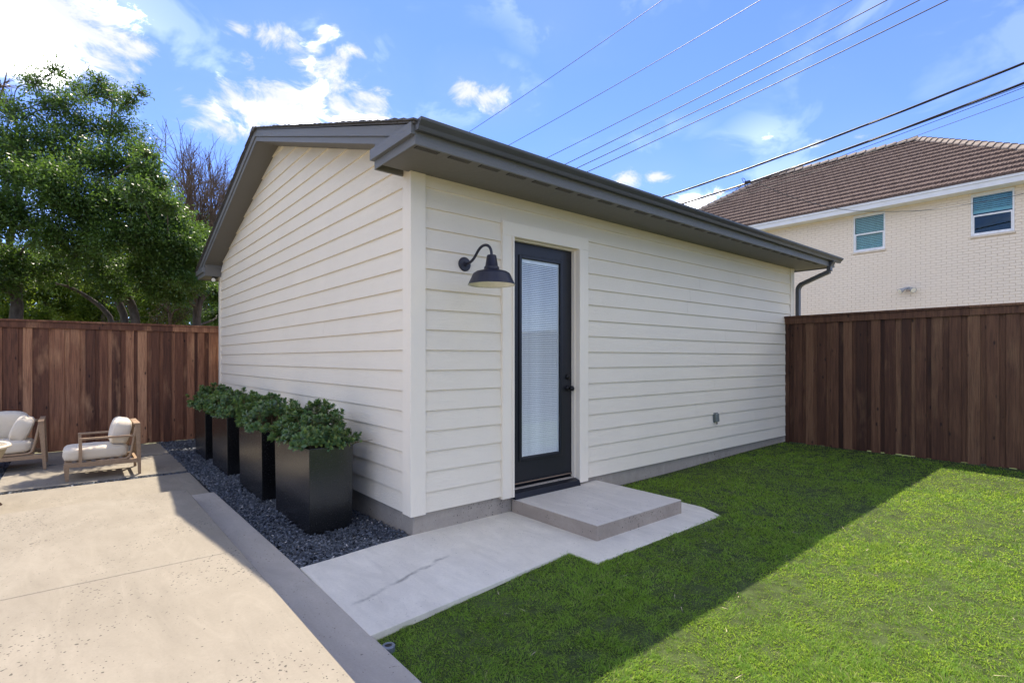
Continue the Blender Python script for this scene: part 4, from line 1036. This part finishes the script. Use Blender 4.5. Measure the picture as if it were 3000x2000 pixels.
    # ridge and hip caps
    def caps(a, b, step):
        a = np.array(a, float); b = np.array(b, float); n = int(np.linalg.norm(b-a)/step); d = (b-a)/n; u = d/np.linalg.norm(d); sd = unit(np.cross(u, (0,0,1.))); up = np.cross(sd, u)
        for k in range(n):
            p = a+d*k; q = p+d*1.12; m = MB(); pr = []
            for c, lift, w in ((p, .055, .135), (q, .018, .12)): pr += [c-sd*w-up*.045+up*lift, c-sd*w*.5+up*(.045+lift), c+sd*w*.5+up*(.045+lift), c+sd*w-up*.045+up*lift]
            m.v = [tuple(x) for x in pr] + [tuple(x-up*.035) for x in pr]
            m.f = [(0,1,5,4),(1,2,6,5),(2,3,7,6),(8,12,13,9),(9,13,14,10),(10,14,15,11),(0,8,9,1),(1,9,10,2),(2,10,11,3),(4,5,13,12),(5,6,14,13),(6,7,15,14),(0,4,12,8),(3,11,15,7)]
            m.build('ridge_cap', M_CAP, roof)
    Z0 = ZE+.03; 
    caps((XE, -2.88, Z0), (XE+D, YA, zr+.03), .26); caps((XE, 9.98, Z0), (XE+D, YB, zr+.03), .26); caps((XE+D, YA, zr+.03), (XE+D, YB, zr+.03), .28)
    # windows
    for k, (a, b, c, d) in enumerate(WIN):
        w = MB(); fw = .035
        w.box(XW-.0, XW+.055, a+.002, a+fw, c, d-.002).box(XW-.0, XW+.055, b-fw, b-.002, c, d-.002).box(XW-.0, XW+.055, a+fw, b-fw, d-fw, d-.002).box(XW-.0, XW+.055, a+fw, b-fw, c, c+fw)
        win = w.build('window', M_WHITE, h, bevel=.003)
        zm = c+(d-c)*.47
        MB().box(XW+.012, XW+.05, a+fw, b-fw, zm-.02, zm+.02).build('meeting_rail', M_WHITE, win, bevel=.002)
        e = .028
        MB().box(XW+.016, XW+.045, a+fw, a+fw+e, c+fw, zm-.02).box(XW+.016, XW+.045, b-fw-e, b-fw, c+fw, zm-.02).box(XW+.016, XW+.045, a+fw+e, b-fw-e, c+fw, c+fw+e).build('sash', M_WHITE, win, bevel=.002)
        MB().box(XW+.028, XW+.031, a+fw+.0005, b-fw-.0005, c+fw, zm-.0205).build('pane', M_WGLASS, win)
        MB().box(XW+.036, XW+.039, a+fw+.0005, b-fw-.0005, zm+.0205, d-fw).build('pane', M_WGLASS, win)
        MB().box(XW+.25, XW+.26, a-.3, b+.3, c-.3, d+.05).build('dark_backing', M_BLACKIN, win)  # black sheet, the darkness of the unlit interior put into its colour
        MB().prism([(XW-.03,a-.015,c-.054),(XW-.03,b+.015,c-.054),(XW-.03,b+.015,c-.004),(XW-.03,a-.015,c-.004)], (.06, 0, 0)).build('sill', M_SILL, win, bevel=.004)
        zlo = c+.05 if k == 0 else zm+.14
        z = zlo; first = None
        while z < d-.05:
            loc = (XW+.08, (a+b)/2, z)
            if first is None:
                ww = (b-a)/2-fw; first = MB().hexa([(-.014,-ww,-.020),(-.014,ww,-.020),(.016,ww,.016),(.016,-ww,.016),(-.014,-ww,-.016),(-.014,ww,-.016),(.016,ww,.020),(.016,-ww,.020)]).build('blind_slat', M_BLIND, win); first.location = Vector(np.array(loc)*S)
            else: dup(first, win, loc)
            z += .047
        if k == 1: MB().box(XW+.072, XW+.092, a+fw, b-fw, zlo-.075, zlo-.016).build('blind_stack', M_BLIND, win)
    # twin floodlight on the wall
    fl = thing('floodlight', (XW, .53, 3.1), 'twin metal floodlight on the painted brick wall', 'floodlight')
    MB().lathe([(0,0),(.055,0),(.055,.03),(.03,.045),(0,.046)], (0,0,0), 20).build('junction_box', M_ALU, fl)
    o = fl.children[0]; o.rotation_euler = (0, -math.pi/2, 0); o.location = Vector(np.array((XW-.001, .53, 3.17))*S)
    for sg in (-1, 1):
        p = np.array([XW-.05, .53, 3.19]); q = p+np.array([-.05, sg*.06, -.012]); e = q+np.array([-.10, sg*.09, -.075]); dd = e-q
        MB().tube([p, p+(q-p)*.6+np.array([0,0,.015]), q, q+dd*.35, q+dd*.55, q+dd*.9, e], [.016,.017,.03,.045,.05,.07,.074], 18).build('lamp_head', M_ALU, fl, smooth=False)
        MB().tube([e+dd*.005, e+dd*.05], [.062, .055], 18).build('lens', M_LAMPIN, fl)
    MB().box(XW-.06, XW-.04, .49, .57, 3.10, 3.15).build('sensor', M_RUST, fl)
neighbour()

# ================================================================== overhead lines and poles
def wires():
    X0 = 9.5; YL, YR = 36.0, -13.0
    spec = [((1380,383),(1942,0),.0085,M_WIRE,'topmost thin power wire, highest above the garage roof'), ((1497,422),(2230,0),.0085,M_WIRE,'thin power wire, second highest above the garage roof'),
            ((1608,460),(2497,0),.009,M_WIRE,'pale wire, third from the top above the garage roof'), ((1665,477),(2600,0),.0105,M_WIRE,'twisted wire, fourth from the top above the garage roof'),
            ((1700,488),(2695,0),.0105,M_WIRE,'twisted wire, fifth from the top above the garage roof'), ((1735,497),(2778,0),.0105,M_WIRE,'twisted wire, sixth from the top above the garage roof'),
            ((2060,586),(2960,265),.0045,M_WIRE,'thin line just under the lower thick cable bundle'), ((2075,597),(2970,268),.0045,M_WIRE,'second thin line under the lower thick cable bundle'), ((2080,606),(2985,290),.0045,M_WIRE,'lowest straight thin line above the brick house roof')]
    def curve(a, b, X, c, y0=YR, y1=YL, n=90):
        p = hit(*a, 0, X); q = hit(*b, 0, X); ys = np.linspace(y0, y1, n); out = []
        for y in ys: out.append((X, y, p[2]+(q[2]-p[2])*(y-p[1])/(q[1]-p[1]) + c*(y-p[1])*(y-q[1])))
        return out
    ends = []
    for i, (a, b, rr, mt, lab) in enumerate(spec):
        X = X0 + (.0 if i < 6 else -.25+.1*(i-6)); pts = curve(a, b, X, .0022 if i < 6 else .004)
        w = MB().tube(pts, rr, 6).build('overhead_wire', mt); tag(w, lab, 'wire', 'overhead utility wires'); ends.append((pts[0], pts[-1]))
        if 3 <= i < 6:                    # spiral wrap seen as bright beads
            pass
    for a, b, mid, lab in (((1945,577),(3000,185),(2470,392),'thick black cable bundle, upper of two, above the brick house'), ((2005,595),(3000,243),(2500,430),'thick black cable bundle, lower of two, with a clamp')):
        X = 9.35; p = hit(*a,0,X); q = hit(*b,0,X); m_ = hit(*mid,0,X)
        lin = p[2]+(q[2]-p[2])*(m_[1]-p[1])/(q[1]-p[1]); c = (m_[2]-lin)/((m_[1]-p[1])*(m_[1]-q[1])); c = min(max(c, .003), .012)
        t = thing('cable_bundle', (X, 5, 4.5), lab, 'cable', 'overhead utility wires')
        base = np.array(curve(a, b, X, c, n=240))
        for k in range(3):
            ph = k*2.09+base[:,1]*1.5; pts = base + np.stack([.011*np.cos(ph), np.zeros(len(ph)), .011*np.sin(ph)], 1)
            MB().tube(pts, .0115, 6).build('cable', M_CABLE, t, smooth=True)
        ends.append((tuple(base[0]), tuple(base[-1])))
    # clamp, loop and drop line on the lower bundle
    X = 9.3; t = thing('cable_clamp', (X, 1.9, 4.75), 'cable clamp with wire loop on the lower cable bundle', 'clamp')
    c = hit(2190, 533, 0, X)
    MB().box(X-.03, X+.03, c[1]-.06, c[1]+.06, c[2]-.022, c[2]+.022).build('clamp_body', M_CABLE, t, bevel=.01)
    MB().tube([tuple(hit(px, py, 0, X)) for px, py in ((2192,563),(2184,545),(2176,530),(2173,523),(2176,522),(2181,524),(2186,533),(2192,548),(2201,569))], .006, 6).build('wire_loop', M_CABLE, t, smooth=True)
    MB().tube([tuple(hit(px, py, 0, X)) for px, py in ((2155,557),(2168,547),(2185,537))], .008, 6).build('wire_end', M_CABLE, t)
    pts = [hit(px, py, 0, 9.3+.7*k) for k, (px, py) in enumerate(((2215,533),(2300,572),(2380,596),(2450,612),(2530,620),(2620,620),(2720,617)))] + [hit(2820,600,0,13.0), hit(2930,584,0,13.2), hit(3000,567,0,13.4), hit(3200,515,0,14.0), np.array([14.79, -2.5, 5.45])]
    d = MB().tube(smoothp(pts, 3), .006, 6).build('drop_line', M_WIRE); tag(d, 'thin sagging service line drooping in front of the brick wall', 'wire')
    for yy, k, lab in ((YR, 0, 'tall wooden utility pole with crossarms at the yard end of the wires'), (YL, 1, 'tall wooden utility pole with crossarms beyond the trees')):
        t = thing('utility_pole', (X0+.25, yy, -.3), lab, 'pole'); z = max(e[k][2] for e in ends)+.6
        MB().tube([(X0+.25, yy, -.32), (X0+.25, yy, z)], [.17, .11], 14).build('shaft', M_POLE, t, smooth=True)
        for e in sorted({round(e[k][2], 2) for e in ends}): MB().box(X0-.42, X0+.35, yy-.05, yy+.05, e-.11, e-.012).build('crossarm', M_POLE, t)
wires()

# ================================================================== trees
def tree(name, label, stems, clumps, nleaf, leafmat, barkmat, lsize=.05, seed=0, twigs=26, group='trees beyond the patio fence', twigr=.006, spread=.10):
    """stems: list of polylines with radii [(x,y,z,r)...]; clumps: (centre, radius)"""
    r = np.random.default_rng(seed); b = stems[0][0]
    t = thing(name, (b[0], b[1], b[2]), label, 'tree', group)
    tr = MB()
    allp = []
    for s in stems:
        s = smoothp([np.array(q) for q in s], 2); tr.tube([q[:3] for q in s], [q[3]*.75 for q in s], 9); allp += [q for q in s]
    allp = np.array(allp); limb = MB(); P, D, U, Ln = [], [], [], []
    tot = sum(c[1]**2 for c in clumps)
    for c, rad in clumps:
        c = np.array(c, float)
        w = np.linalg.norm(allp[:,:3]-c, axis=1) + 1.2*np.maximum(0, allp[:,2]-c[2]+.25); j = int(np.argmin(w)); a = allp[j]
        mid = (a[:3]+c)/2 + r.normal(0, .08, 3) + np.array([0,0,.05]); r0 = min(a[3]*.55, .02+.028*rad)
        pl = smoothp([a[:3], mid, c], 2); limb.tube(pl, list(np.linspace(r0, .010, len(pl))), 6)
        k = twigs; v = unit(r.normal(0, 1, (k,3))); rr = rad*r.uniform(.35, 1.0, k)**.6
        tip = c + v*rr[:,None]*np.array([1,1,.85]) + r.normal(0, .03, (k,3))
        for q in range(k):
            m_ = c+(tip[q]-c)*.5+r.normal(0,.04,3)*rad; limb.tube([c*.7+a[:3]*.0+tip[q]*.3 if q % 3 else c, m_, tip[q]], [twigr, twigr*.7, twigr*.35], 4, False)
        if nleaf:
            n = int(nleaf*rad**2/tot*(.5 if c[2] > 5.2 else .75 if c[2] > 4.4 else 1.0)); q = r.integers(0, k, n); tt = r.uniform(.25, 1.12, n)
            pos = c + (tip[q]-c)*tt[:,None] + r.normal(0, spread, (n,3))*np.array([1,1,.75])*min(1, rad*2.2)
            d = unit(unit(tip[q]-c)*.8 + r.normal(0, .8, (n,3)) + np.array([0,0,-.15])); u = unit(np.array([0,0,1.]) + r.normal(0,.55,(n,3)))
            P.append(pos); D.append(d); U.append(u); Ln.append(lsize*r.uniform(.6, 1.35, n))
    tr.build('trunk', barkmat, t, smooth=True); lb = limb.build('limbs', barkmat, t)
    if nleaf:
        P = np.concatenate(P); D = np.concatenate(D); U = np.concatenate(U); Ln = np.concatenate(Ln)
        side = unit(np.cross(D, U)); n = len(P); w = Ln*.42
        V = np.stack([P, P+D*Ln[:,None]*.5+side*w[:,None]*.5, P+D*Ln[:,None], P+D*Ln[:,None]*.5-side*w[:,None]*.5], 1).reshape(-1,3)
        big('crown', V, np.arange(n*4).reshape(-1,4), None, leafmat, t, False, True)
    return t
def at(px, py, Y): return tuple(hit(px, py, 1, Y))
def CL(lst, seed=0):
    r = random.Random(seed); out = []
    for px, py, rp, Y in lst:
        Y = Y + r.uniform(-.35, .35); c = hit(px, py, 1, Y); d = (Y-CAM[1])*YD[1] + (c[0]-CAM[0])*XD[1]; out.append((c, rp*d/F))
    return out
def ST(lst, Y): return [(*hit(px, py, 1, Y+dy), rr) for px, py, dy, rr in lst]
G0 = -.3
def root(px, Y, rr): c = hit(px, 960, 1, Y); return (c[0], c[1], G0, rr)

t1 = [[root(40, 9.2, .16)] + ST([(45,940,0,.13),(52,880,0,.115),(30,810,0,.09),(22,730,0,.075),(45,640,.1,.055),(60,520,.2,.04),(50,380,.2,.025),(40,300,.2,.012)], 9.2),
      ST([(52,890,0,.08),(58,800,0,.07),(70,750,.0,.055),(110,715,-.1,.04),(190,690,-.2,.028),(270,660,-.3,.014)], 9.2),
      ST([(40,620,.1,.05),(10,500,.2,.04),(-30,380,.2,.03),(-10,260,.2,.014)], 9.2), ST([(22,740,0,.05),(-40,660,-.2,.04),(-120,560,-.3,.02)], 9.2)]
tree('oak_tree', 'forked oak tree with dense dark crown at the patio fence', t1,
     CL([(40,330,75,9.2),(105,245,52,9.0),(165,205,42,9.0),(190,290,62,9.0),(70,420,85,8.7),(-60,420,120,9.2),(150,410,85,8.6),(50,520,95,8.3),(150,540,95,8.0),(-70,620,130,8.6),(60,640,100,8.0),(140,690,85,7.9),(30,760,75,8.6),(-60,820,110,9.2),(110,790,70,9.3),(90,470,80,8.2),(160,320,65,9.1)], 1),
     62000, M_OAK, M_BARK, .058, 21)
t2 = [[root(420, 9.0, .13)] + ST([(400,940,0,.105),(385,890,0,.10),(365,855,0,.095),(345,820,0,.08),(330,740,.05,.065),(320,640,.1,.05),(310,520,.2,.038),(320,400,.3,.025),(330,300,.3,.012)], 9.0),
      [root(375, 9.2, .12)] + ST([(370,940,0,.09),(350,890,0,.085),(330,850,0,.075),(300,800,.0,.06),(270,740,-.1,.05),(235,640,-.2,.04),(220,520,-.2,.028),(225,400,-.1,.014)], 9.2),
      [root(350, 9.5, .1)] + ST([(335,945,0,.07),(300,900,0,.06),(250,865,.1,.05),(205,840,.1,.035),(160,830,.2,.02)], 9.5),
      ST([(370,865,0,.045),(395,850,-.1,.04),(420,830,-.2,.036),(440,808,-.3,.032),(465,803,-.4,.028),(500,815,-.5,.02),(525,830,-.6,.012)], 9.0)]
tree('oak_tree', 'multi-stemmed oak tree with leaning trunks behind the armchair fence', t2,
     CL([(250,275,60,9.2),(325,270,52,9.0),(375,300,45,9.0),(412,268,24,8.9),(285,235,30,9.1),(270,380,85,8.8),(360,380,70,8.5),(400,430,50,8.2),(230,480,95,8.3),(330,480,90,8.0),(420,520,65,7.9),(250,590,100,7.9),(360,590,95,7.6),(455,590,70,7.4),(500,620,55,7.3),(470,650,65,7.3),(530,680,50,7.4),(470,540,42,6.6),(430,505,46,6.6),(490,600,42,6.4),(400,560,55,6.5),(440,450,36,7.0),(240,700,90,8.0),(340,700,95,7.6),(430,680,80,7.3),(200,780,70,8.8),(300,790,80,8.4),(400,770,75,7.9),(340,850,45,8.8),(180,590,80,8.0)], 2),
     95000, M_OAK, M_BARK, .056, 22)
t3 = [[root(590, 9.1, .12)] + ST([(575,945,0,.095),(585,880,0,.085),(605,830,0,.06),(608,790,0,.05),(600,740,0,.035),(590,700,0,.015)], 9.1),
      [root(570, 9.1, .09)] + ST([(572,930,0,.07),(575,880,0,.065),(578,830,0,.06),(560,790,-.1,.05),(545,755,-.3,.04),(530,700,-.6,.03),(510,640,-.9,.015)], 9.1)]
tree('oak_tree', 'smaller oak tree with pale sunlit leaves close to the garage eave', t3,
     CL([(500,700,78,7.5),(545,745,70,7.6),(575,800,62,8.0),(510,840,60,8.2),(450,830,60,8.0),(575,690,50,8.4),(520,800,65,7.8),(590,780,50,8.6),(560,830,45,8.6),(470,760,60,7.6),(610,720,40,9.0),(630,860,45,9.3),(640,920,40,9.6)], 3),
     62000, M_OAK, M_BARK, .052, 23)
# sunlit undergrowth trees further back
tree('backlit_tree', 'bright yellow-green backlit tree behind the forked oak', [[root(140, 13.5, .11)] + ST([(140,940,0,.08),(135,880,0,.06),(150,800,0,.03)], 13.5)],
     CL([(20,820,60,13),(90,850,60,13.5),(20,930,55,13),(110,930,50,13),(190,820,60,13.5),(200,900,60,13.5),(60,760,60,14),(150,750,60,14),(-60,880,80,13)], 4), 24000, M_OAKY, M_BARK, .075, 24, group='trees far behind the fence')
tree('backlit_tree', 'bright yellow-green backlit tree behind the leaning trunks', [[root(300, 13.0, .11)] + ST([(300,940,0,.08),(310,880,0,.06),(290,800,0,.03)], 13.0)],
     CL([(260,860,55,13),(300,920,55,13),(250,940,45,13),(350,820,55,13.5),(420,880,55,12.5),(440,940,50,12.5),(480,850,55,13),(520,920,50,12.5),(380,780,50,13.5),(540,870,45,13),(300,760,60,14)], 5), 28000, M_OAKY, M_BARK, .072, 25, group='trees far behind the fence')
tree('dying_tree', 'sparse tree with brown leaves low by the garage end of the fence', [[root(500, 11.5, .08)] + ST([(500,930,0,.05),(490,890,0,.035),(480,850,0,.02)], 11.5)],
     CL([(480,900,38,11.5),(520,940,34,11.5),(460,940,34,11.5),(545,905,32,11.5)], 6), 900, M_OAKB, M_TWIG, .06, 26, group='trees far behind the fence')
tree('evergreen_shrub_tree', 'dark green tree filling the gap beside the garage end', [[root(640, 11.0, .1)] + ST([(640,930,0,.07),(640,870,0,.05),(630,820,0,.02)], 11.0)],
     CL([(610,940,45,10.8),(650,900,50,11),(600,870,45,11),(640,840,45,11.2),(680,930,60,11),(690,830,60,11.4)], 7), 16000, M_OAK, M_BARK, .055, 27, group='trees far behind the fence')
def bare_tree(label, px, Y, top, n0, seed, width):
    r = np.random.default_rng(seed); b = root(px, Y, .10); t = thing('bare_tree', b[:3], label, 'tree', 'bare trees behind the oaks')
    zt = hit(px, top, 1, Y)[2]; tr = MB(); tw = MB(); mid = np.array([b[0], b[1], zt*.45])
    tr.tube([b[:3], tuple((np.array(b[:3])+mid)/2+np.array([.05, 0, 0])), tuple(mid)], [.10, .08, .06], 8)
    def grow(p, d, ln, rad, lev):
        k = 3; pts = [p]; q = p.copy(); dd = d.copy()
        for _ in range(k):
            dd = unit(dd + r.normal(0, .16, 3) + np.array([0, 0, .10])); q = q + dd*ln/k; pts.append(q.copy())
        (tr if lev == 0 else tw).tube(pts, list(np.linspace(rad, rad*.6, k+1)), 6 if lev < 2 else 4, False)
        if lev >= 4: return
        for c in range((4, 4, 3, 3)[lev]):
            u = r.uniform(.35, 1.0); i = min(k-1, int(u*k)); s0 = pts[i] + (pts[i+1]-pts[i])*(u*k-i)
            grow(s0, unit(dd + r.normal(0, .55, 3)*np.array([1, 1, .7])), ln*r.uniform(.5, .75), max(rad*.5, .004), lev+1)
        grow(q, unit(dd + r.normal(0, .2, 3)), ln*.62, max(rad*.55, .004), lev+1)
    for k in range(n0):
        a = 2*math.pi*k/n0 + r.uniform(-.4, .4); grow(mid.copy(), unit(np.array([math.cos(a)*width, math.sin(a)*width*.6, 1.0])), (zt-mid[2])*.52*r.uniform(.75, 1.1), .05, 0)
    tr.build('trunk', M_TWIG, t, smooth=True); tw.build('twigs', M_TWIG, t)['kind'] = 'stuff'
bare_tree('leafless twiggy tree between the oak crown and the sky', 520, 13.8, 500, 5, 41, .55)
bare_tree('leafless twiggy tree rising beside the garage rake', 640, 13.2, 490, 5, 42, .5)
bare_tree('leafless brown tree half hidden by the small oak', 585, 12.4, 500, 6, 43, .75)
tree('backlit_tree', 'light green tree under the leafless branches near the rake', [[root(600, 13.2, .1)] + ST([(600,900,0,.08),(605,800,0,.06),(600,700,0,.03)], 13.2)],
     CL([(545,620,42,13.0),(590,640,42,13.2),(640,670,46,13.2),(680,680,46,13.2),(560,680,45,13.2),(600,720,45,13.2),(640,740,50,13.2),(580,780,50,13),(640,800,50,13),(625,660,28,13.2),(690,760,60,13.4)], 10), 22000, M_OAKG, M_BARK, .06, 30, group='trees far behind the fence')
tree('bare_tree', 'dead branch crown at the top of the forked oak', [[root(-90, 9.4, .09)] + ST([(-90,800,.2,.075),(-80,600,.2,.06),(-60,420,.2,.05),(-20,330,.2,.035),(10,260,.2,.02),(20,210,.2,.01)], 9.4)], CL([(5,250,50,9.4),(-10,320,55,9.4),(25,300,40,9.4)], 11), 0, M_OAKB, M_TWIG, .04, 31, 40, 'bare trees behind the oaks', .008)

# distant tree line closing the horizon
def treeline():
    r = np.random.default_rng(77); V = []; n = 60000
    th = r.uniform(math.radians(-38), math.radians(24), n); x = 24*np.sin(th); y = 24*np.cos(th); h = 6.3+.8*np.sin(th*11)+.5*np.sin(th*27+1); z = -.3 + h*r.uniform(0, 1, n)**.8
    y = y + r.uniform(-.8, .8, n); P = np.stack([x, y, z], 1); D = unit(r.normal(0,1,(n,3))); U = unit(r.normal(0,1,(n,3))); side = unit(np.cross(D, U)); L = r.uniform(.14, .32, n)[:,None]
    V = np.stack([P, P+D*L*.5+side*L*.3, P+D*L, P+D*L*.5-side*L*.3], 1).reshape(-1,3)
    big('distant_trees', V, np.arange(n*4).reshape(-1,4), None, M_OAK, None, False, True, 'far mass of green trees behind the fence trees', 'trees')
treeline()
